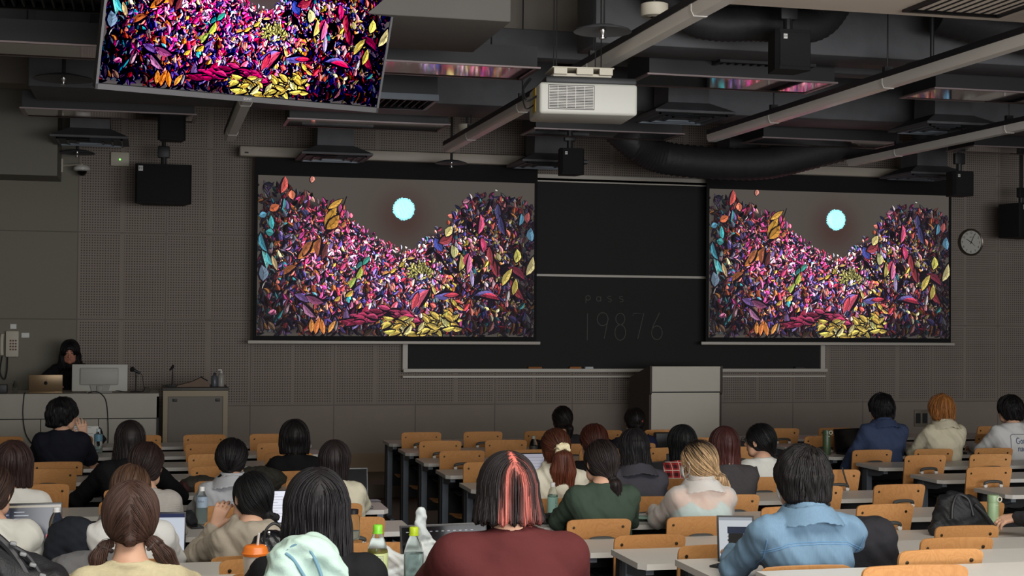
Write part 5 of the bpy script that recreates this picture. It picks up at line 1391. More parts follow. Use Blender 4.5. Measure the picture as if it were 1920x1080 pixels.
scrunchie('p16', (.012, -.118, .0), .028, .019, (238, 226, 186), 'scrunchie', 56, .4, (0, 1, .35))
scrunchie('p15', (.03, -.108, -.018), .018, .006, (225, 220, 215)); scrunchie('p18', (.005, -.105, -.083), .022, .007, (26, 24, 24), ax=(0, .5, 1))
scrunchie('p10', (.052, -.088, -.08), .026, .015, (18, 18, 20), 'scrunchie', 50, .4, (0, .6, 1)); scrunchie('p22', (.048, -.096, -.062), .018, .005, (34, 28, 28), ax=(.6, .8, 0))
scrunchie('p24', (.022, -.1, -.09), .02, .006, (20, 20, 20), ax=(0, .5, 1)); scrunchie('p4', (-.02, -.1, -.075), .022, .006, (50, 40, 40), ax=(0, .5, 1))
scrunchie('p5', (-.079, -.046, -.092), .023, .006, (62, 48, 44), ax=(-.5, -.2, -1)); scrunchie('p5', (.076, -.046, -.085), .022, .0065, (88, 80, 78), ax=(.8, -.2, -1)); scrunchie('p8', (-.033, -.09, -.068), .022, .01, (24, 22, 24), 'scrunchie', ax=(0, .4, 1))
# red clip
m = MB(); m.tube([hp('p19', (.02, -.118, .0)), hp('p19', (.062, -.09, .03))], [.003, .003], 8); m.lathe([(0, -.006), (.009, -.003), (.009, .004), (0, .007)], c=hp('p19', (.036, -.112, .012)), n=12, axis='y'); m.build('hair_clip', mat('clip_red', (210, 70, 60), .3), P['p19']['body'])
# masks
for key, q, both in (('p25', -1, 1), ('p22', -1, 1)):
    i = P[key]; sdm = SD((-.12, -.04, -.13), (.12, .16, .05), .005); head = SD((-.12, -.13, -.15), (.12, .16, .12), .006)
    sdm.ell((0, .03, -.045), (.072, .083, .068)); sdm.ell((0, .020, -.04), (.066, .078, .075), 0, None, 'cut'); sdm.fn(lambda x, y, z: .01 - y + np.abs(x) * .0, (-.2, -.1, -.2), (.2, .04, .1), 0, 'cut'); sdm.fn(lambda x, y, z: z - .012 + np.abs(x) * .3, (-.2, -.1, -.2), (.2, .2, .1), .004) if False else None
    mm, _ = sdm.mesh('face_mask'); o = child_mesh(mm, 'face_mask', M['paper'], i['body'], i['mx'])
    for s_ in (-1, 1):
        m = MB(); m.tube(smooth_path([(s_ * .071, .03, -.025), (s_ * .086, -.012, .012), (s_ * .088, -.028, -.012), (s_ * .08, -.015, -.045), (s_ * .068, .03, -.075)], 6), .0024, 6); m.build('ear_loop', M['white_plastic'], o)
# glasses
for key in ('p24', 'p29'):
    i = P[key]; m = MB()
    for s_ in (-1, 1):
        m.tube([(s_ * .032 + .024 * math.cos(a / 16 * 6.2832), .108, .006 + .018 * math.sin(a / 16 * 6.2832)) for a in range(17)], .002, 6); m.tube([(s_ * .056, .106, .01), (s_ * .08, .07, .01), (s_ * .083, -.01, .006)], .002, 6)
    m.tube([(-.01, .108, .01), (.01, .108, .01)], .002, 6); o = m.build('glasses', M['black'], i['body']); o.matrix_local = i['mx']
# earring
i = P['p4']; m = MB(); m.lathe([(0, -.004), (.004, 0), (0, .004)], c=hp('p4', (.08, .0, -.04)), n=10); m.build('earring', M['chrome'], i['body'])
# knitted diamond lattice on the cream top
i = P['p5']; m = MB(); nbz = i['nb'][2]
for a in range(-5, 6):
    for sgn in (-1, 1):
        x0 = a * .075; pts = [(x0 + sgn * t * .0375 * 1.0, nbz - .075 - t * .048) for t in (0, 1, 2, 3, 4, 5)]
        pts = [(x, z) for x, z in pts if abs(x) < .185 - max(0, .10 - (nbz - z)) * .9]
        if len(pts) > 1: m.tube(line_on(i, pts, .0013, None, '', .0012), .0022, 5)
m.build('knit_pattern', mat('knit_line', (158, 138, 92), .9), i['shirt'])
# denim yoke seam
i = P['p25']; m = MB(); z = i['nb'][2] - .10
for dz in (0, .008): m.tube(line_on(i, [(-.20, z - .035 + dz), (-.12, z - .004 + dz), (0, z + .004 + dz), (.12, z - .004 + dz), (.20, z - .035 + dz)], 0, None, '', .0008), .0016, 5)
for s_ in (-1, 1): m.tube(line_on(i, [(s_ * .195, z + .02), (s_ * .185, z - .08), (s_ * .19, z - .2)], 0, None, '', .001), .0022, 5)
m.build('seam', mat('denim_seam', (96, 136, 172), .9), i['shirt'])
# flag print
i = P['p9']; zb = i['nb'][2] - .13
x0, x1, z1, z0 = -.095, .07, zb - .005, zb - .105
decal(i, lambda u, v: (x0 + (x1 - x0) * u * .47, z1 - (z1 - z0) * v * .72), 8, 8, mat('flag_blue', (34, 38, 62), .9), 'flag_field', .003)
for k in range(5):
    a = z1 - (z1 - z0) * (.03 + k * .2); xs0 = x0 + (x1 - x0) * .50 if k < 4 else x0
    decal(i, lambda u, v, a=a, xs0=xs0: (xs0 + (x1 - xs0) * u, a - .010 * v), 8, 1, mat('flag_stripe_%d' % (k % 2), (236, 238, 240) if k % 2 else (120, 140, 170), .9), 'flag_stripe', .003)
m = MB()
for r_ in range(5):
    for c_ in range(7):
        x, z = x0 + .008 + c_ * .0105 + (r_ % 2) * .004, z1 - .008 - r_ * .0135; p = line_on(i, [(x, z), (x + .003, z)], 0, None, '', .0055); m.tube([p[0], p[-1]], .0016, 5)
m.build('flag_stars', M['paper'], i['shirt'])


def back_text(key, txt, size, col, x, dz, name='back_print'):
    i = P[key]; z = i['nb'][2] - dz; p = line_on(i, [(x, z), (x + .01, z)], 0, None, '', .004)
    o = text_mesh(txt, size, mat('print_' + key, col, .8), i['shirt'], (x, p[0][1] - .002, z), name=name, depth=.0015); return o


# text bent to the garment
def wrap_text(key, txt, size, col, x, dz, name='back_print', squash=1.0):
    i = P[key]; z = i['nb'][2] - dz; o = text_mesh(txt, size, mat('print_' + key, col, .8), i['shirt'], (0, 0, 0), name=name, depth=.0, squash=1)
    me = o.data; n = len(me.vertices); co = np.empty(n * 3); me.vertices.foreach_get('co', co); co = co.reshape(-1, 3)
    Q = np.stack([co[:, 0] * squash + x, np.full(n, -.235), co[:, 1] + z], 1)
    for _ in range(60): Q[:, 1] += np.clip(i['gd'].sample(Q) - .0025, -.02, .02) * .8
    me.vertices.foreach_set('co', Q.ravel()); me.update(); o.rotation_euler = (0, 0, 0)
    so = o.modifiers.new('thick', 'SOLIDIFY'); so.thickness = .0012; return o


wrap_text('p28', 'Good&', .075, (52, 74, 108), .03, .135, squash=.7); wrap_text('p28', 'nacks', .07, (52, 74, 108), .03, .20, squash=.7)
m = MB(); m.tube(line_on(P['p28'], [(-.085, P['p28']['nb'][2] - .25), (-.085, P['p28']['nb'][2] - .09), (-.07, P['p28']['nb'][2] - .08), (.14, P['p28']['nb'][2] - .08)], 0, None, '', .001), .0025, 5); m.build('print_border', mat('print_border', (80, 84, 92), .8), P['p28']['shirt'])
wrap_text('p9', 'Carolina', .042, (150, 156, 170), -.005, .105, squash=.9)
for k in range(9):
    i = P['p17']; a = -.9 + k * .23; x = .03; z = i['nb'][2] - .13; m = MB(); m.tube(line_on(i, [(x + .02 * math.cos(a), z + .02 * math.sin(a)), (x + .075 * math.cos(a), z + .075 * math.sin(a))], 0, None, '', .001), .003, 5); m.build('white_print', M['paper'], i['shirt'])
# black shoulder strap
i = P['p24']; m = MB(); x = -.085; pp = line_on(i, [(x, i['nb'][2] - .045), (x + .01, i['nb'][2] - .12), (x + .05, i['nb'][2] - .28)], 0, None, '', .003); m.tube(pp, .011, 8); m.build('strap', M['black'], i['shirt'])
# white collar and shirt showing beside the dark jacket
# camisole under the sheer shirt
i = P['p22']; bb = i['body']; ch, nb = i['ch'], i['nb']
s2 = SD((-.25, -.2, .44), (.25, .2, nb[2] - .02), .0075); wz = ch[2]
s2.cap(ch + (-.07, 0, 0), ch + (.07, 0, 0), .094, None, .06); s2.cap(ch, (0, 0, .55), .106, None, .05); s2.cap((-.06, 0, .62), (.06, 0, .62), .092, None, .05)
s2.fn(lambda X, Y, Z: (wz + .005 + .35 * np.abs(X) ** 1.2 * 2) - Z, (-1, -1, wz - .1), (1, 1, 2), 0, 'cut') if False else s2.fn(lambda X, Y, Z: -(Z - (wz + .035 + 6.5 * X * X * (np.abs(X) < .16))), (-1, -1, wz - .0), (1, 1, 2), .005, 'cut')
mm, _ = s2.mesh('camisole'); child_mesh(mm, 'camisole', cloth('mint', (176, 208, 206), nb=.05), bb)
furnish()
# ------------------------------------------------------------------ things on the desks and seats
def desk_pt(px, py, k, dz=0.0): p = on_plane(px, py, DESKZ[k]); p.z += dz; return p


def bottle(px, py, k, label, H=.205, r=.033, cap=(235, 235, 232), body=None, liquid=None, lab=None, labz=(.3, .62), text=None, tcol=(40, 60, 50), shape='pet', z=None, name='plastic_bottle', cat='bottle', loc=None):
    p = loc or desk_pt(px, py, k); t = thing(name, label, cat, p, group='drink bottles')
    if shape == 'pet':
        prof = [(0, .002), (r * .7, 0), (r * .97, .008), (r, .02), (r, H * .16), (r * .95, H * .18), (r, H * .20), (r, H * .62), (r * .97, H * .66), (r * .75, H * .78), (r * .46, H * .87), (r * .40, H * .90), (r * .40, H * .92)]
    else:
        prof = [(0, .002), (r * .85, 0), (r, .01), (r, H * .74), (r * .9, H * .79), (r * .72, H * .82), (r * .70, H * .86)]
    m = MB(); m.lathe(prof, n=28); m.build('body', body or M['bottle'], t, smooth=50)
    if liquid:
        m = MB(); m.lathe([(0, .004), (r * .93, .006), (r * .94, H * liquid[1]), (0, H * liquid[1])], n=24); m.build('drink', liquid[0], t, smooth=50)
    m = MB(); cr = r * .46 if shape == 'pet' else r * .78
    m.lathe([(cr, H * .90 if shape == 'pet' else H * .85), (cr * 1.02, H * .985), (cr * .9, H), (0, H)], n=24)
    if shape == 'pet': m.lathe([(cr * 1.12, H * .885), (cr * 1.12, H * .90), (cr * .9, H * .9)], n=24)
    m.build('cap', mat('cap', cap, .4), t, smooth=50)
    if lab:
        m = MB(); m.lathe([(r * 1.012, H * labz[0]), (r * 1.015, H * labz[1])], n=28); lb = m.build('label_wrap', lab, t)
        if text:
            for txt, sz, dx, fz, vert in text:
                if vert:
                    for q, chh in enumerate(txt): curved(chh, sz, tcol, lb, r * 1.02, dx, H * fz - q * sz * 1.08)
                else: curved(txt, sz, tcol, lb, r * 1.02, dx, H * fz)
    return t


def curved(txt, size, col, parent, r, ax, z, name='print'):
    """lettering wrapped round a cylinder, facing the seats behind (-y)"""
    o = text_mesh(txt, size, mat('ink', col, .6), parent, (0, 0, 0), name=name, depth=0); me = o.data; n = len(me.vertices); co = np.empty(n * 3); me.vertices.foreach_get('co', co); co = co.reshape(-1, 3)
    a = ax + co[:, 0] / r; Q = np.stack([np.sin(a) * r * 1.008, -np.cos(a) * r * 1.008, co[:, 1] + z], 1); me.vertices.foreach_set('co', Q.ravel()); me.update(); o.rotation_euler = (0, 0, 0); return o


TEA = mat('green_tea', (150, 140, 70), .05, trans=.6, ior=1.3)
WAT = M['water']
# label material for the nearest tea bottle
t = bottle(707, 1122, 10, 'green tea bottle with a bright green cap and pale green label', H=.232, r=.0325, cap=(128, 205, 50), liquid=(TEA, .66), lab=mat('tea_label', (214, 224, 160), .5), labz=(.02, .63), loc=desk_pt(707, 1124, 10) , text=[('伊右衛門', .022, 0.0, .37, True), ('茶師の技', .007, -.55, .30, True), ('うまみ濃', .007, .55, .30, True)], tcol=(70, 74, 34))
m = MB(); rr = .0325 * 1.03; n = 14; V = []
for j in range(2):
    for i_ in range(n + 1):
        a = -.42 + .84 * i_ / n; V.append((math.sin(a) * rr, -math.cos(a) * rr, .140 - .036 * j))
m.add(V, [(i_, i_ + 1, n + 2 + i_, n + 1 + i_) for i_ in range(n)]); seal = m.build('seal_print', mat('seal', (226, 232, 190), .5), t)
for a0, a1, z0, z1 in ((-.42, .42, .140, .1385), (-.42, .42, .1055, .104), (-.42, -.38, .14, .104), (.38, .42, .14, .104)):
    m = MB(); V = [(math.sin(a0 + (a1 - a0) * i_ / 8) * rr * 1.006, -math.cos(a0 + (a1 - a0) * i_ / 8) * rr * 1.006, z) for z in (z0, z1) for i_ in range(9)]; m.add(V, [(i_, i_ + 1, 10 + i_, 9 + i_) for i_ in range(8)]); m.build('seal_border', mat('seal_green', (60, 96, 50), .5), seal)
for q, s_ in enumerate('京都'): curved(s_, .0115, (62, 92, 52), seal, rr, .18, .131 - q * .0145)
for q, s_ in enumerate('福寿園'): curved(s_, .009, (62, 92, 52), seal, rr, -.2, .132 - q * .0105)
m = MB(); V = [(0, -rr, .092)]
V = []; 
for j in range(9):
    for i_ in range(9):
        u, v = i_ / 8 * 2 - 1, j / 8 * 2 - 1; q = max(abs(u), abs(v)); l_ = math.hypot(u, v) or 1; u2, v2 = u * q / l_, v * q / l_; V.append((math.sin(u2 * .42) * rr * .997, -math.cos(u2 * .42) * rr * .997, .094 + v2 * .0135))
m.add(V, [(j * 9 + i_, j * 9 + i_ + 1, j * 9 + i_ + 10, j * 9 + i_ + 9) for j in range(8) for i_ in range(8)]); m.build('green_disc', mat('lime', (176, 206, 66), .5), t)
bottle(775, 1122, 10, 'clear water bottle with a yellow-green cap, right of the green tea bottle', H=.225, r=.031, cap=(190, 212, 40), liquid=(WAT, .64), lab=mat('leaf_label', (206, 228, 200), .5), labz=(.02, .28), loc=desk_pt(775, 1124, 10), text=[('♣', .03, -.45, .20, False)], tcol=(50, 150, 70))
bottle(105, 1046, 8, 'small clear bottle with a white cap behind the black backpack', H=.19, r=.033, liquid=(WAT, .45), loc=desk_pt(105, 1030, 8))
bottle(378, 986, 6, 'clear water bottle with pale blue label on the left desk beside a phone', H=.208, r=.031, liquid=(WAT, .6), lab=mat('blue_label', (160, 180, 198), .4), labz=(.46, .74), text=[('天然水', .012, -.2, .62, False)], tcol=(90, 70, 110), loc=desk_pt(378, 984, 6))
bottle(659, 1008, 8, 'short clear glass bottle with black lid and strap behind the long black hair', H=.145, r=.034, cap=(34, 32, 34), liquid=(WAT, .3), shape='jar', loc=desk_pt(661, 1012, 8))
bottle(1036, 975, 6, 'clear bottle with aqua label and white cap in front of the cream sweatshirt', H=.205, r=.030, liquid=(mat('jasmine', (190, 225, 215), .05, trans=.7, ior=1.3), .66), lab=mat('aqua_label', (170, 216, 206), .4), labz=(.10, .60), text=[('JASMINE', .016, .35, .52, True)], tcol=(44, 84, 72), loc=desk_pt(1036, 972, 7))
bottle(1000, 858, 3, 'dark labelled small bottle on a far centre desk', H=.19, r=.034, cap=(150, 150, 140), liquid=(mat('dark_tea', (80, 50, 30), .1, trans=.5), .6), lab=mat('dark_label', (58, 56, 54), .5), labz=(.2, .6), loc=desk_pt(1000, 862, 3))
bottle(184, 846, 1, 'clear bottle with blue label on the front left desk beside the open notebook', H=.2, r=.034, cap=(190, 205, 210), liquid=(WAT, .3), lab=mat('blue_label_b', (96, 140, 160), .4), labz=(.5, .78), loc=desk_pt(184, 850, 2))


def flask(px, py, k, label, col, H, r, loc=None):
    t = thing('vacuum_flask', label, 'flask', loc or desk_pt(px, py, k), group='green flasks')
    m = MB(); m.lathe([(0, 0), (r * .95, 0), (r, .006), (r, H * .80), (r * .98, H * .81)], n=28); m.build('body', mat('flask_body', col, .4), t, smooth=50)
    m = MB(); m.lathe([(r * 1.02, H * .81), (r * 1.03, H * .97), (r * .96, H), (0, H)], n=28); m.build('lid', mat('flask_lid', tuple(c * .95 for c in col), .35), t, smooth=50)
    m = MB(); m.tube([(r * .6 + r * .42 * math.cos(a / 10 * 6.283), -r * 1.02, H * .9 + r * .42 * math.sin(a / 10 * 6.283)) for a in range(11)], .0035, 6); m.build('carry_loop', M['off_white'], t)
    m = MB(); m.box(-r * .1, r * .3, -r - .001, -r + .004, H * .74, H * .755); m.build('maker_print', M['off_white'], t)
    return t


flask(1862, 992, 7, 'pale green flask with a hand at its base at the right edge', (150, 176, 134), .215, .031, loc=desk_pt(1862, 1003, 7))
flask(1540, 854, 2, 'dark green flask at the desk end left of the black laptop', (70, 88, 60), .21, .034, loc=Vector((5.545, D[2] - .22, DESKZ[2])))


# laptops and tablets ----------------------------------------------------
def screen_mat(name, cols, scale=(18, 12), es=.9, dark=.25):
    w = N(name); tc = w.n('ShaderNodeTexCoord'); mp = w.n('ShaderNodeMapping'); mp.inputs['Scale'].default_value = (scale[0], scale[1], scale[1]); w.l(tc.outputs['Object'], mp.inputs['Vector'])
    br = w.n('ShaderNodeTexBrick', i_Scale=6.0); w.l(mp.outputs[0], br.inputs['Vector']); br.inputs['Color1'].default_value = lin(cols[0]); br.inputs['Color2'].default_value = lin(cols[1]); br.inputs['Mortar'].default_value = lin(cols[2]); br.inputs['Mortar Size'].default_value = .03
    w.b.inputs['Base Color'].default_value = (.01, .01, .01, 1); w.b.inputs['Roughness'].default_value = .15; w.l(br.outputs['Color'], w.b.inputs['Emission Color']); w.b.inputs['Emission Strength'].default_value = es; return w.m


def plain_screen(name, c, es=.8): return mat(name, (8, 8, 9), .12, emit=c, es=es)


def laptop(px, py, k, label, w_=.31, scr=None, rz=0.0, tilt=.32, shell=(150, 150, 150), hh=.205, loc=None, content=None, back=False):
    """hinge at origin, opens towards -y; content: list of (x0,x1,z0,z1,colour)"""
    t = thing('laptop', label, 'laptop', loc or desk_pt(px, py, k), (0, 0, rz), group='open laptops'); sh = mat('laptop_shell', shell, .35, metal=.5)
    m = MB(); m.rbox(-w_ / 2, w_ / 2, -hh - .01, 0, .0, .014, .005); bs = m.build('base', sh, t)
    m = MB(); m.rbox(-w_ / 2 + .015, w_ / 2 - .015, -hh * .55, -.02, .0138, .0155, .001)
    m.build('keyboard', M['black_panel'], t)
    m = MB(); m.rbox(-w_ / 2, w_ / 2, 0, .006, 0, hh, .003); sc_ = m.build('screen_lid', sh if not scr else mat('lid_black', (40, 40, 42), .3), t, loc=(0, 0, .012), rot=(-tilt, 0, 0))
    m = MB(); m.box(-w_ / 2 + .006, w_ / 2 - .006, -.0012, 0, .010, hh - .008); d_ = m.build('display', scr or plain_screen('off_display', (6, 6, 7), .2), sc_)
    if content:
        for x0, x1, z0, z1, c in content:
            m = MB(); a, b_ = -w_ / 2 + .006, w_ - .012; m.box(a + b_ * x0, a + b_ * x1, -.002, -.0013, .010 + (hh - .018) * z0, .010 + (hh - .018) * z1); m.build('window_area', plain_screen('ui', c, .85), d_)
    return t


rn = random.Random(3)
ui = [(.0, 1, .94, .985, (150, 140, 120)), (.02, .30, .06, .90, (58, 62, 80)), (.33, .98, .40, .90, (40, 44, 56)), (.44, .72, .06, .38, (205, 120, 62)), (.50, .70, .06, .20, (120, 70, 40)), (.745, .775, .06, .38, (80, 90, 230)), (.80, .88, .30, .38, (225, 90, 90)), (.80, .96, .06, .26, (84, 88, 96)), (.12, .22, .56, .72, (165, 175, 200))]
ui += [(.36 + .0, .36 + rn.uniform(.1, .28), .84 - q * .07, .86 - q * .07, (190, 195, 205)) for q in range(5)] + [(.04 + .07 * (q % 4), .08 + .07 * (q % 4), .78 - .1 * (q // 4), .81 - .1 * (q // 4), (150, 155, 175)) for q in range(8)] + [(.745, .775, .06 + q * .05, .10 + q * .05, c) for q, c in enumerate([(230, 60, 60), (230, 200, 60), (70, 200, 90), (60, 150, 230), (120, 70, 230)])]
laptop(70, 1000, 7, 'laptop showing a dark drawing program with a colour picker near the left edge', .34, plain_screen('ui_dark', (44, 46, 56), .8), rz=.04, tilt=.16, content=ui, loc=Vector((on_wall(118, 980, D[7] - .08).x - .175, D[7] - .08, DESKZ[7])), hh=.245)
doc = [(0, 1, .90, 1, (46, 52, 84)), (0, 1, 0, .86, (205, 212, 222))] + [(.15, .15 + rn.uniform(.1, .4), .78 - q * .085, .79 - q * .085, (120, 125, 140)) for q in range(8)]
laptop(300, 1030, 7, 'laptop with a white document page, tall screen behind the cream knit top', .28, plain_screen('ui_doc', (205, 212, 222), .8), rz=-.12, tilt=.10, content=doc, loc=Vector((desk_pt(340, 1015, 7).x - .13, D[7] - .16, DESKZ[7])), hh=.20, shell=(70, 74, 84))
laptop(520, 1000, 6, 'laptop with a bright page beyond the hooded sweatshirt', .29, plain_screen('ui_page', (200, 204, 222), .95), tilt=.35, content=[(.3, .3 + .1 * (1 + q % 3), .9 - .09 * q, .915 - .09 * q, (120, 120, 140)) for q in range(9)], loc=Vector((.70, D[6] - .12, DESKZ[6])), hh=.19)
laptop(660, 935, 5, 'dark laptop screen beside the cream top at the aisle end of a left desk', .31, None, tilt=.20, loc=Vector((1.13, D[5] - .14, DESKZ[5])), hh=.21, shell=(84, 86, 90))
laptop(1080, 870, 4, 'laptop with a pale document beyond the cream sweatshirt in the centre block', .31, plain_screen('ui_pale', (128, 130, 150), .8), tilt=.3, content=[(.15, .95, .86 - .12 * q, .875 - .12 * q, (80, 82, 104)) for q in range(6)] + [(.0, .12, .0, 1, (60, 66, 88))], loc=Vector((2.62, D[4] - .10, DESKZ[4])), hh=.20)
laptop(1580, 850, 2, 'black laptop open on the desk left of the blue denim shirt', .30, None, rz=.30, tilt=.15, loc=Vector((5.80, D[2] - .12, DESKZ[2])), hh=.20, shell=(34, 34, 36))
laptop(1705, 850, 2, 'black laptop between the blue and cream shirts', .31, None, tilt=.2, loc=Vector((6.12, D[2] - .12, DESKZ[2])), hh=.21, shell=(34, 34, 36))
laptop(1820, 842, 2, 'dark laptop showing a grid of pictures right of the cream shirt', .29, plain_screen('ui_grid', (40, 42, 46), .7), rz=-.1, tilt=.2, content=[(.1 + .22 * (q % 4), .28 + .22 * (q % 4), .12 + .27 * (q // 4), .34 + .27 * (q // 4), (84, 86, 94)) for q in range(12)], loc=Vector((6.68, D[2] - .12, DESKZ[2])), hh=.19, shell=(60, 60, 62))
laptop(865, 1010, 10, 'dark laptop with a row of small marks left of the maroon sweatshirt', .30, plain_screen('ui_black', (16, 14, 18), .6), rz=.1, tilt=.22, content=[(.05 + .07 * q, .08 + .07 * q, .90, .915, (170, 170, 175)) for q in range(12)], loc=Vector((.945, D[10] - .06, DESKZ[10])), hh=.19, shell=(150, 150, 152))


def tablet(loc, label, w_, h_, rz, tilt, content, base=(215, 220, 226), name='tablet', lie=False):
    t = thing(name, label, 'tablet' if name == 'tablet' else 'phone', loc, (0, 0, rz))
    m = MB(); m.rbox(-w_ / 2, w_ / 2, 0, .007, 0, h_, .003); s_ = m.build('body', M['black'], t, rot=((-tilt) if not lie else -math.pi / 2, 0, 0), loc=(0, 0, 0.007 if lie else 0))
    m = MB(); m.box(-w_ / 2 + .008, w_ / 2 - .008, -.0008, 0, .008, h_ - .008); d_ = m.build('display', plain_screen('tab', base, .75) if not lie else M['black_gloss'], s_)
    for x0, x1, z0, z1, c in content:
        m = MB(); a, b_ = -w_ / 2 + .008, w_ - .016; m.box(a + b_ * x0, a + b_ * x1, -.0014, -.0009, .008 + (h_ - .016) * z0, .008 + (h_ - .016) * z1); m.build('window_area', plain_screen('tabui', c, .75), d_)
    if not lie: m = MB(); m.prism([(.006, 0), (.09, 0), (.02, h_ * .6)], -.03, .03, 'x'); m.build('stand', M['black_panel'], t)
    return t


p = on_plane(1376, 1062, DESKZ[9])
tablet(Vector((2.285, D[9] - .10, DESKZ[9])), 'tablet showing a chat page standing at the left of the light denim shirt', .15, .185, -.25, .25, [(.0, 1, .93, 1, (170, 176, 184)), (.25, .95, .62, .78, (52, 58, 76)), (.25, .55, .54, .56, (120, 124, 134)), (.25, .32, .44, .48, (60, 64, 78)), (.42, .48, .44, .48, (60, 64, 78)), (.25, .9, .30, .40, (190, 196, 204))])
tablet(desk_pt(1345, 1066, 9, .002), 'white phone with dark screen lying on the desk left of the light denim shirt', .075, .15, -.9, 0, [], name='phone', lie=True)
tablet(desk_pt(372, 992, 6, .002), 'black phone lying beside the clear bottle on the left desk', .07, .14, .2, 0, [], name='phone', lie=True)
tablet(Vector((3.12, D[5] - .15, DESKZ[5])), 'dark tablet leaning beside the red plaid shirt', .17, .23, .2, .15, [], base=(20, 20, 22))
tablet(Vector((3.62, D[4] - .12, DESKZ[4])), 'tablet with a pale page right of the long dark red hair', .18, .19, -.3, .2, [(.0, .6, .0, 1, (44, 46, 50))], base=(176, 188, 188))


# papers, notebooks ------------------------------------------------------
def sheet(c, w_, l_, rz, label, n=1, col=None, name='paper_sheet', cat='paper', curl=.0, lines=0, tilt=0.0, grp='papers'):
    t = thing(name, label, cat, c, (tilt, 0, rz), group=grp)
    for q in range(n):
        m = MB(); V = []; a = (q % 3 - 1) * .05
        for j in range(7):
            for i_ in range(7):
                u, v = i_ / 6 - .5, j / 6 - .5; x, y = u * w_, v * l_; V.append((x * math.cos(a) - y * math.sin(a), x * math.sin(a) + y * math.cos(a), .001 + q * .003 + curl * (abs(u) * 2) ** 3 + .004 * math.sin(u * 7 + q) * curl * 30))
        k = len(V); V += [(x, y, z - .001) for x, y, z in V]
        F = [(j * 7 + i_, j * 7 + i_ + 1, j * 7 + i_ + 8, j * 7 + i_ + 7) for j in range(6) for i_ in range(6)]; F += [tuple(x + k for x in f[::-1]) for f in F]
        m.add(V, F); m.build('sheet', col or M['paper'], t)
    if lines:
        m = MB()
        for q in range(lines): z = .003 * n + .0015 + curl * .2; y = l_ * (.42 - .84 * q / lines); m.box(-w_ * .4, w_ * rn.uniform(.1, .42), y, y + l_ * .012, z, z + .0006)
        m.build('written_lines', mat('ink_grey', (90, 92, 100), .8), t)
    return t


sheet(desk_pt(1207, 972, 6, .001), .30, .21, .15, 'stack of loose drawn papers between the green and the sheer white tops', 5, curl=.01, lines=7)
sheet(desk_pt(1200, 976, 6, .018), .20, .15, -.2, 'mint green notebook on the paper stack', 1, mat('mint_paper', (160, 200, 180), .7), name='notebook', cat='notebook', grp='notebooks')
sheet(desk_pt(128, 980, 7, .001), .12, .09, .0, 'small grey card lying right of the drawing laptop', 1, mat('grey_card', (150, 146, 142), .6))
sheet(desk_pt(688, 940, 5, .001), .16, .10, .1, 'pale paper at the aisle end of a left desk', 2, mat('lilac_paper', (180, 176, 186), .7), lines=3)
t = sheet(desk_pt(150, 842, 2, .10), .28, .20, -.15, 'open white notebook propped up in front of the dark navy t-shirt', 2, curl=.01, lines=9, tilt=1.0, name='notebook', cat='notebook', grp='notebooks')
sheet(desk_pt(1000, 868, 4, .01), .16, .10, .4, 'crumpled white tissue packet left of the cream scrunchie', 4, mat('tissue', (214, 214, 216), .9), curl=.02, name='tissue_packet', cat='tissue', grp='tissues')
sheet(desk_pt(1058, 978, 7, .001), .2, .12, .4, 'blue edged folder beside the green sweatshirt', 1, mat('blue_folder', (60, 90, 150), .5), name='folder', cat='folder', grp='folders')
sheet(desk_pt(1060, 962, 7, .004), .16, .12, .2, 'pale sheets beside the aqua bottle', 3, curl=.01)

# tangled glasses cable on a left desk
p = desk_pt(178, 893, 4, .004); m = MB(); m.tube(smooth_path([p + Vector(q) for q in ((-.16, 0, 0), (-.12, .02, 0), (-.06, -.02, .006), (0, .02, .01), (.04, -.03, .004), (.1, .02, .02), (.12, 0, .0))]), .004, 6)
for q in (.03, .09): m.tube([p + Vector((q + .022 * math.cos(a / 12 * 6.283), 0, .03 + .018 * math.sin(a / 12 * 6.283))) for a in range(13)], .0022, 5)
obj_tag(m.build('eyeglasses', M['black']), 'pair of eyeglasses and thin cord left on a left block desk', 'glasses')


# soft things ---------------------------------------------------------
def soft(name, label, cat, m_, build, lo, hi, loc, rz=0, h=.008, grp=None, wr=(.004, 26), seed=2):
    t = thing(name, label, cat, loc, (0, 0, rz), group=grp); sd = SD(lo, hi, h); build(sd); sd.wrinkle(wr[0], wr[1], seed); sd.wrinkle(wr[0] * .5, wr[1] * 2.6, seed + 2); me, P_ = sd.mesh('body'); child_mesh(me, 'body', m_, t); return t, sd


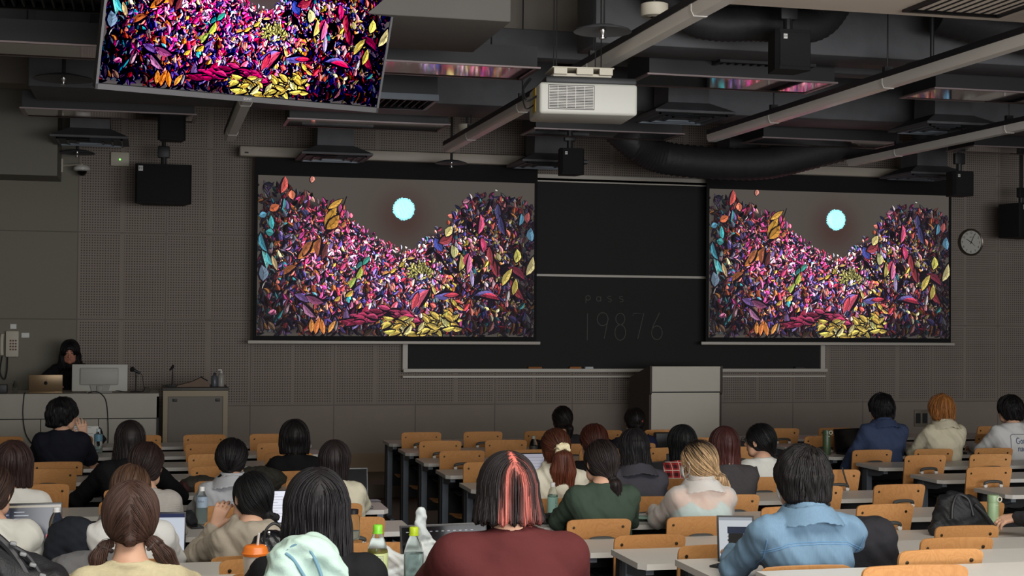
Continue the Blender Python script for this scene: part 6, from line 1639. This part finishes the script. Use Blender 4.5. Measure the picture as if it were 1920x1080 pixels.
# black backpack at lower left, standing on the seat beside
def bp(sd):
    sd.fn(lambda x, y, z: np.sqrt(np.maximum(np.abs(x) - .13, 0) ** 2 + np.maximum(np.abs(y) - .07, 0) ** 2 + np.maximum(np.abs(z - .20) - .15, 0) ** 2) - .05, (-.22, -.16, -.02), (.22, .16, .44))
    sd.cap((-.10, -.02, .40), (.12, .02, .34), .05, .06, .05); sd.cap((-.1, -.12, .12), (.1, -.12, .10), .06, None, .03)
pb = on_plane(85, 1090, DESKZ[9] - .08)
t, sdb = soft('backpack', 'black nylon backpack with a white cord left of the cream knit top', 'backpack', M['nylon'], bp, (-.26, -.22, -.04), (.26, .2, .50), Vector((-.52, 4.55, DESKZ[10] - .215)), .25, wr=(.006, 22))
t.rotation_euler = (0, .30, .15)
for pts, r_, nm, mm in [([(-.16, -.03, .40), (-.10, -.05, .455), (-.02, -.06, .43), (.07, -.10, .35), (.14, -.13, .24), (.17, -.13, .12)], .013, 'shoulder_strap', 'black'), ([(-.15, .0, .40), (-.17, -.02, .44), (-.12, -.03, .46), (-.08, -.02, .43)], .010, 'haul_loop', 'black'),
                      ([(-.03, -.06, .44), (.04, -.07, .42), (.10, -.09, .37)], .008, 'daisy_chain', 'black'), ([(.05, -.135, .30), (.085, -.14, .36), (.10, -.14, .33), (.07, -.15, .30), (.10, -.145, .27), (.13, -.14, .29), (.09, -.15, .31), (.12, -.14, .25)], .0035, 'white_cord', 'paper')]:
    m = MB(); m.tube(smooth_path(pts), r_, 8); m.build(nm, M[mm], t)
for q in range(4):
    m = MB(); m.rbox(-.02 + q * .035, .0 + q * .035, -.085 - q * .008, -.07 - q * .008, .44 - q * .022, .452 - q * .022, .004); m.build('buckle', M['edge_grey'], t)

# mint bag hanging over the chair at the back of the long black hair
cx = .405; cyb = D[11] + .10
def mb(sd):
    sd.fn(lambda x, y, z: np.sqrt(np.maximum(np.abs(x) - .02 - .30 * np.clip(.30 - z, 0, .30), 0) ** 2 + np.maximum(np.abs(y) - .018, 0) ** 2 + np.maximum(np.abs(z - .05) - .22, 0) ** 2) - .035, (-.24, -.12, -.26), (.24, .12, .36))
    sd.cap((-.02, -.03, .22), (-.12, -.03, .02), .035, .055, .03); sd.cap((.05, -.035, .14), (.13, -.03, -.02), .04, .05, .03); sd.cap((0, -.05, .03), (.08, -.05, .08), .045, .03, .03); sd.cap((-.02, -.05, .02), (-.05, -.05, -.15), .045, .04, .04)
    sd.ell((.02, -.07, .16), (.018, .03, .10), .01, None, 'cut')
t, sdm_ = soft('tote_bag', 'pale mint fabric bag with blue zip hanging on the chair behind the long black hair', 'bag', mat('mint_cloth', (172, 196, 184), .8, noise=.12, nscale=12, bump=.2, bscale=90), mb, (-.28, -.16, -.30), (.28, .16, .40), Vector((cx, cyb - .075, FLZ[10] + .68)), 0, .006, wr=(.008, 30)); t.scale = (1.3, 1, 1)
m = MB(); m.tube(smooth_path([(-.04, -.04, .27), (-.015, -.045, .288), (.01, -.05, .27), (.035, -.07, .19), (.045, -.08, .09)]), .004, 8); m.tube(smooth_path([(-.04, -.045, .265), (-.02, -.055, .24), (.015, -.075, .16), (.035, -.08, .08)]), .004, 8); m.build('zip', mat('zip_blue', (96, 134, 150), .6), t)
m = MB(); m.tube([(.0, -.10, .03), (.0, -.10, -.01)], .003, 6); m.build('zip_pull', M['chrome'], t)

# black backpack on an empty chair at the right
def bb(sd):
    sd.ell((0, 0, .12), (.19, .13, .15)); sd.ell((-.05, .0, .22), (.10, .09, .09), .05); sd.cap((.08, -.03, .22), (.24, -.05, .02), .05, .04, .04); sd.cap((-.1, 0, .1), (-.2, -.02, .03), .07, .05, .04)
p = desk_pt(1795, 1000, 7); t, _ = soft('backpack', 'slumped black backpack on the desk between empty chairs at the right', 'backpack', M['nylon'], bb, (-.34, -.24, -.04), (.34, .2, .36), Vector((p.x - .02, D[7] - .20, DESKZ[7] + .01)), .0, wr=(.010, 20), seed=5); t.scale = (.74, .74, .74)
m = MB(); m.tube(smooth_path([(-.12, -.12, .12), (-.10, -.10, .22), (-.04, -.07, .285), (.03, -.09, .25), (.04, -.14, .14)]), .011, 8); m.tube(smooth_path([(.06, -.12, .22), (.14, -.14, .14), (.22, -.13, .05)]), .012, 8); m.build('strap', M['black'], t)

# dark jacket over the chair right of the denim shirt
def jk(sd):
    sd.fn(lambda x, y, z: np.sqrt(np.maximum(np.abs(x) - .08 - .2 * np.clip(.16 - z, 0, .3), 0) ** 2 + np.maximum(np.abs(y) - .03, 0) ** 2 + np.maximum(np.abs(z) - .20, 0) ** 2) - .05, (-.26, -.16, -.30), (.26, .16, .30)); sd.cap((.07, -.03, .17), (.15, -.03, -.16), .05, .06, .04)
t, _ = soft('jacket', 'black jacket draped over the seat right of the light denim shirt', 'jacket', cloth('black_jacket', (34, 33, 36), nb=.2), jk, (-.32, -.2, -.32), (.32, .2, .32), Vector((P['p25']['x'] + .25, P['p25']['y'] + .07, DESKZ[9] - .03)), -.1, wr=(.006, 20))

# handbag beside the mint bag
def hbg(sd):
    sd.ell((0, 0, .07), (.115, .07, .085)); sd.cap((-.09, 0, .03), (.09, 0, .03), .055, None, .03)
t, _ = soft('handbag', 'small glossy black handbag with silver fittings beside the hooded sweatshirt', 'bag', mat('black_leather', (24, 26, 30), .28, bump=.3, bscale=40), hbg, (-.2, -.14, -.03), (.2, .14, .22), desk_pt(507, 1058, 8), .2, .006, wr=(.004, 45)); t.scale = (.8, .8, .95)
m = MB(); m.tube(smooth_path([(-.05, -.05, .10), (-.045, -.06, .16), (0, -.06, .19), (.045, -.06, .16), (.05, -.05, .10)]), .007, 8); m.build('bag_handle', M['black'], t)
for x, z in ((-.03, .15), (.04, .155), (-.05, .09), (.05, .09)):
    m = MB(); m.lathe([(0, .008), (.008, .006), (.010, 0), (0, -.004)], c=(x, -.068, z), n=12, axis='y'); m.build('ring', M['chrome'], t)

# iced drink cup with orange lid
t = thing('drink_cup', 'plastic drink cup with an orange lid and white straw in front of the handbag', 'cup', desk_pt(478, 1108, 10))
m = MB(); m.lathe([(0, 0), (.030, 0), (.040, .115), (.041, .118)], n=28); m.build('cup_body', mat('cup_white', (226, 222, 214), .35), t, smooth=50)
m = MB(); m.lathe([(.043, .114), (.044, .122), (.040, .126), (.037, .14), (.030, .146), (0, .147)], n=28); m.build('lid', mat('lid_orange', (226, 120, 40), .3), t, smooth=50)
m = MB(); m.tube([(.006, 0, .14), (.010, -.004, .185)], .0042, 10); m.build('straw', M['white_plastic'], t)
m = MB()
for q in range(6): m.box(-.014, .012 - (q % 2) * .008, -.0405 + .0003 * q, -.038, .082 - q * .011, .085 - q * .011)
m.build('printed_label', mat('print_grey', (120, 116, 110), .7), t)

# translucent plastic shopping bag
def pbg(sd):
    sd.cap((0, 0, .03), (0, 0, .10), .055, .05, .03); sd.cap((-.01, 0, .09), (-.005, 0, .26), .035, .011, .03); sd.cap((-.06, .02, .04), (.07, .0, .03), .045, .04, .03); sd.cap((-.06, .0, .09), (-.13, -.01, .15), .022, .010, .02); sd.cap((-.13, -.01, .15), (-.09, 0, .05), .010, .03, .02); sd.cap((.02, 0, .10), (.10, .01, .02), .04, .02, .03)
    sd.cap((-.004, -.03, .20), (-.004, -.03, .245), .006, .003, .004, 'cut')
w = N('thin_plastic'); w.b.inputs['Base Color'].default_value = lin((228, 236, 236)); w.b.inputs['Roughness'].default_value = .25; w.b.inputs['Alpha'].default_value = .62
t, _ = soft('plastic_bag', 'crumpled translucent white shopping bag with its handle standing up', 'plastic bag', w.m, pbg, (-.2, -.12, -.04), (.2, .12, .30), desk_pt(793, 1106, 10), .1, .005, wr=(.005, 48)); t.scale = (1.15, 1, 1.0)

def pouch(px, py, k, label, size, col, rz=0, loc=None, name='pouch', wr=(.005, 50)):
    a, b_, c = size
    def f(sd): sd.ell((0, 0, c * .8), (a, b_, c)); sd.cap((-a * .6, 0, c * .5), (a * .6, 0, c * .5), c * .6, None, .02)
    return soft(name, label, 'bag', mat('pouch_' + name, col, .75, noise=.3, nscale=40, bump=.4, bscale=60), f, (-a - .05, -b_ - .05, -.03), (a + .05, b_ + .05, c * 2 + .05), loc or desk_pt(px, py, k), rz, .007, grp='bags on desks', wr=wr)[0]


t = thing('pencil_case', 'open black mesh pencil case at the foot of the plastic bag', 'pencil case', desk_pt(738, 1108, 10), (0, 0, .3))
m = MB(); m.rbox(-.07, .07, -.035, .035, 0, .045, .012); m.build('case', M['nylon'], t); m = MB(); m.tube([(-.06, -.02, .048), (.06, .0, .06)], .004, 6); m.build('pen', mat('pen_red', (120, 30, 36), .4), t); m = MB(); m.tube([(-.05, .01, .05), (.05, .02, .052)], .0045, 6); m.build('pen', M['paper'], t)
pouch(1018, 982, 7, 'black pouch beside the aqua bottle', (.065, .05, .03), (24, 24, 26), .4, wr=(.012, 60))
pouch(390, 872, 3, 'dark patterned cloth bag on a left desk beside the low bun', (.13, .08, .055), (58, 54, 46), .1, loc=Vector((.30, D[4] - .2, DESKZ[4] + .004)), name='cloth_bag')
pouch(500, 885, 3, 'long camouflage patterned bag behind the low bun', (.20, .10, .085), (52, 50, 42), -.05, loc=Vector((.66, D[4] - .2, DESKZ[4] + .004)), name='camouflage_bag')
pouch(165, 790, 0, 'black bag standing on the front left desk before the counter', (.10, .07, .085), (16, 16, 18), 0, loc=Vector((-.50, D[0] - .16, DESKZ[0] + .004)), name='black_bag', wr=(.012, 36))
pouch(1235, 858, 3, 'black rucksack with a yellow loop between the navy top and the plaid shirt', (.13, .09, .10), (20, 22, 30), 0, loc=Vector((3.78, D[2] - .2, DESKZ[2] + .004)), name='rucksack', wr=(.01, 30))
pouch(352, 970, 6, 'small black bag on the left desk before the water bottle', (.04, .06, .045), (22, 22, 26), 0, loc=desk_pt(352, 985, 6), name='small_bag')
pouch(355, 905, 5, 'dark red cloth pouch on a left desk beside the white tote handle', (.035, .04, .04), (60, 26, 26), 0, loc=Vector((.20, D[4] - .25, DESKZ[4] + .004)), name='red_pouch')
p = Vector((3.78, D[2] - .32, DESKZ[2] + .12)); m = MB(); m.tube(smooth_path([p + Vector(q) for q in ((-.05, -.01, -.02), (-.04, -.015, .01), (.02, -.015, .03), (.06, -.01, .01), (.05, -.01, -.01), (-.02, -.015, 0))]), .005, 8); obj_tag(m.build('carabiner', mat('olive_yellow', (170, 160, 80), .5)), 'yellow loop clipped on the black rucksack', 'loop')
# cream tote strap over a left chair
p = Vector((.40, D[5] + .09, DESKZ[4] + .05)); m = MB()
m.tube(smooth_path([p + Vector(q) for q in ((-.07, -.03, .08), (-.06, -.04, .0), (-.01, -.045, -.05), (.05, -.04, -.02), (.08, -.03, .07))]), .012, 8); obj_tag(m.build('tote_strap', cloth('cream_strap', (206, 196, 170))), 'cream tote bag strap looped over a left chair beside the low bun', 'strap')
# black strap hanging on an empty chair
p = Vector((4.55, D[5] + .07, DESKZ[4] + .1)); m = MB(); m.tube(smooth_path([p + Vector(q) for q in ((-.02, -.01, .05), (.0, -.02, -.03), (.03, -.03, -.12), (.06, -.03, -.17))]), .006, 8); obj_tag(m.build('bag_strap', M['black']), 'thin black strap hanging over a plywood chair behind the dark green flask', 'strap')

# black thing left of glasses wearer, tissue etc. -- dark speaker-like case on the far centre desk
p = desk_pt(1392, 838, 2); m = MB(); m.rbox(-.10, .10, -.04, .04, 0, .13, .012); o = m.build('black_case', M['black'], loc=Vector((4.42, D[1] - .2, DESKZ[1])), smooth=40); obj_tag(o, 'black box-shaped case on a far desk left of the glasses wearer', 'case')
p = Vector((4.52, D[3] - .25, DESKZ[3])); m = MB(); m.rbox(-.16, .16, -.08, .08, 0, .02, .006); o = m.build('black_folder', M['black'], loc=p); obj_tag(o, 'flat black folder on a centre block desk near its right end', 'folder')

# ------------------------------------------------------------------ presenter's equipment
zc = 1.07
t = thing('desktop_monitor', 'white monitor seen from behind in front of the presenter', 'monitor', (-.50, 14.85, zc))
m = MB(); m.rbox(-.262, .262, -.02, .02, .0 + .01, .275, .008); m.build('back_shell', mat('monitor_white', (190, 188, 178), .5), t)
m = MB(); m.rbox(-.185, .175, -.05, -.02, .075, .24, .012); m.box(-.165, .155, -.053, -.049, .205, .213); m.build('connector_cover', mat('monitor_grey', (172, 170, 162), .5), t)
m = MB(); m.prism([(-.09, .075), (-.07, .0), (.08, .0), (.10, .075)], -.045, -.02, 'y'); m.rbox(-.03, .03, -.06, -.02, 0, .07, .006); m.rbox(-.12, .12, -.09, .07, 0, .012, .004); m.build('stand', mat('monitor_stand', (150, 148, 140), .5), t)
t = thing('laptop', 'gold laptop seen from behind with a dark logo, left of the white monitor', 'laptop', (-1.00, 14.80, zc), (0, 0, .04), group='open laptops')
m = MB(); m.rbox(-.155, .155, .0, .22, 0, .012, .004); m.build('base', mat('gold_metal', (150, 124, 90), .35, metal=.6), t)
m = MB(); m.rbox(-.155, .155, -.006, 0, 0, .165, .004); ld = m.build('screen_lid', mat('gold_metal_b', (128, 106, 78), .35, metal=.5), t, loc=(0, .0, .012), rot=(.12, 0, 0))
m = MB(); m.prism([(.018 * math.cos(a / 20 * 6.283) * (1 if abs(a - 0) > 1 else .8), .085 + .018 * math.sin(a / 20 * 6.283)) for a in range(20)], -.0075, -.006, 'y'); m.prism([(0, .106), (.008, .113), (.009, .118), (.002, .112)], -.0075, -.006, 'y'); m.build('logo', M['black_gloss'], ld)
t = thing('microphone', 'microphone on a short gooseneck stand right of the white monitor', 'microphone', (-.16, 14.86, zc))
m = MB(); m.lathe([(0, 0), (.055, 0), (.055, .008), (.02, .014), (0, .014)], n=24); m.build('base', M['black'], t)
m = MB(); m.tube([(0, 0, .01), (.0, 0, .17), (.0, 0, .19)], .007, 8); m.rbox(-.01, .012, -.01, .01, .15, .19, .004); m.build('stand_pole', M['black'], t)
m = MB(); m.tube([(.04, 0, .185), (-.02, 0, .215)], [.012, .015], 12); m.build('handle', M['black'], t)
m = MB(); m.lathe([(0, -.026), (.018, -.02), (.025, 0), (.018, .02), (0, .026)], c=(-.035, 0, .224), n=16); m.build('mic_grille', M['black_matte'], t)
m = MB(); m.tube(smooth_path([(.04, 0, .185), (.06, 0, .16), (.07, 0, .08), (.085, 0, .03), (.05, -.05, .006), (-.1, -.06, .006), (-.18, -.03, .02), (-.25, -.02, .006)]), .0035, 6); m.build('cable', M['black'], t)
m = MB(); m.lathe([(0, 0), (.035, 0), (.04, .03), (.02, .05), (0, .052)], n=20); obj_tag(m.build('glass_bowl', M['bottle'], loc=(-.06, 14.84, zc), smooth=60), 'small clear bowl beside the microphone base', 'bowl')
m = MB(); m.rbox(-.08, .08, -.04, .04, 0, .085, .006); obj_tag(m.build('control_box', M['black'], loc=(-1.43, 14.78, zc)), 'black control box at the left end of the counter', 'control box')
m = MB(); m.lathe([(0, 0), (.025, 0), (.027, .07), (.012, .10), (.012, .12), (0, .12)], n=20); obj_tag(m.build('glass_bottle', M['bottle'], loc=(-1.28, 14.78, zc), smooth=60), 'small clear bottle on the counter left of the gold laptop', 'bottle')
for i_, (x, pts) in enumerate([(-1.18, [(0, .1, .005), (0, -.006, .004), (-.005, -.012, -.05), (-.01, -.012, -.2), (.02, -.014, -.38), (.10, -.016, -.5)]), (-.48, [(-.12, .05, .005), (-.06, .0, .02), (.0, -.01, .0), (.05, -.012, -.08), (.07, -.012, -.3), (.07, -.014, -.5)])]):
    m = MB(); m.tube(smooth_path([(x + a, 14.62 + b_, zc + c) for a, b_, c in pts]), .005, 6); obj_tag(m.build('hanging_cable', M['black']), ['black cable hanging over the counter front below the gold laptop', 'black cable hanging over the counter front below the white monitor'][i_], 'cable', 'cables over the counter')
cz = STAGE + .99
t = thing('desk_microphone', 'black desk stand with a clip on top of the equipment cabinet', 'microphone stand', (.19, 14.95, cz))
m = MB(); m.rbox(-.065, .065, -.04, .04, 0, .014, .005); m.build('base', M['black'], t); m = MB(); m.tube([(0, 0, .01), (0, 0, .10), (0, 0, .17)], [.011, .009, .006], 10); m.build('stand_pole', M['black'], t); m = MB(); m.tube([(-.03, 0, .16), (0, 0, .19), (.005, 0, .215)], [.006, .016, .010], 10); m.build('clip', M['black_matte'], t)
t = thing('wrapped_papers', 'sloping brown paper envelopes on the equipment cabinet', 'papers', (.40, 14.95, cz))
m = MB(); m.prism([(-.17, 0), (.15, 0), (.15, .02), (.08, .10), (.05, .085), (-.02, .05), (-.16, .012)], -.08, .08, 'y'); m.build('envelope', mat('brown_paper', (120, 100, 86), .8), t)
m = MB(); m.tube([(.06, -.085, .10), (.13, -.085, .06)], .006, 6); m.build('binder_clip', M['black'], t)
for i_, (x, h_, c, lab) in enumerate([(.60, .15, (90, 96, 104), 'small spray bottle with dark top on the equipment cabinet'), (.665, .17, (170, 168, 160), 'pump bottle with white nozzle at the right end of the equipment cabinet')]):
    t = thing('spray_bottle', lab, 'bottle', (x, 14.95, cz), group='bottles on the cabinet')
    m = MB(); m.lathe([(0, 0), (.03, 0), (.032, .01), (.032, h_ * .62), (.02, h_ * .74), (.012, h_ * .78)], n=20); m.build('body', mat('frosted_%d' % i_, c, .3, alpha=.75), t, smooth=50)
    m = MB(); m.lathe([(.012, h_ * .78), (.014, h_ * .88), (.006, h_ * .9), (.006, h_), (0, h_)], n=16); m.box(-.03, .005, -.006, .006, h_ - .01, h_); m.build('pump', mat('pump_%d' % i_, (40, 30, 44) if i_ == 0 else (214, 212, 205), .4), t)

# grey coat on the seat between and dark jacket beside the white blouse
def coat(sd): sd.ell((0, 0, .0), (.20, .12, .12)); sd.cap((-.12, 0, .02), (.12, 0, .05), .07, None, .05)
soft('coat', 'grey folded coat on the seat back behind the cream knit top', 'coat', cloth('grey_coat', (112, 112, 114), nb=.2), coat, (-.28, -.2, -.16), (.28, .2, .2), Vector((-.21, D[9] + .02 + .12, DESKZ[8] + .05)), 0, wr=(.006, 24))
def djk(sd): sd.cap((-.03, 0, .16), (-.08, 0, -.15), .07, .10, .05); sd.cap((.03, 0, .16), (.06, 0, -.15), .07, .09, .05)
soft('jacket', 'dark navy jacket hanging left of the white blouse', 'jacket', cloth('navy_jacket', (36, 39, 46), nb=.2), djk, (-.25, -.16, -.3), (.25, .16, .3), Vector((-.335, D[8] + .26, DESKZ[7] + .02)), 0, wr=(.006, 24))
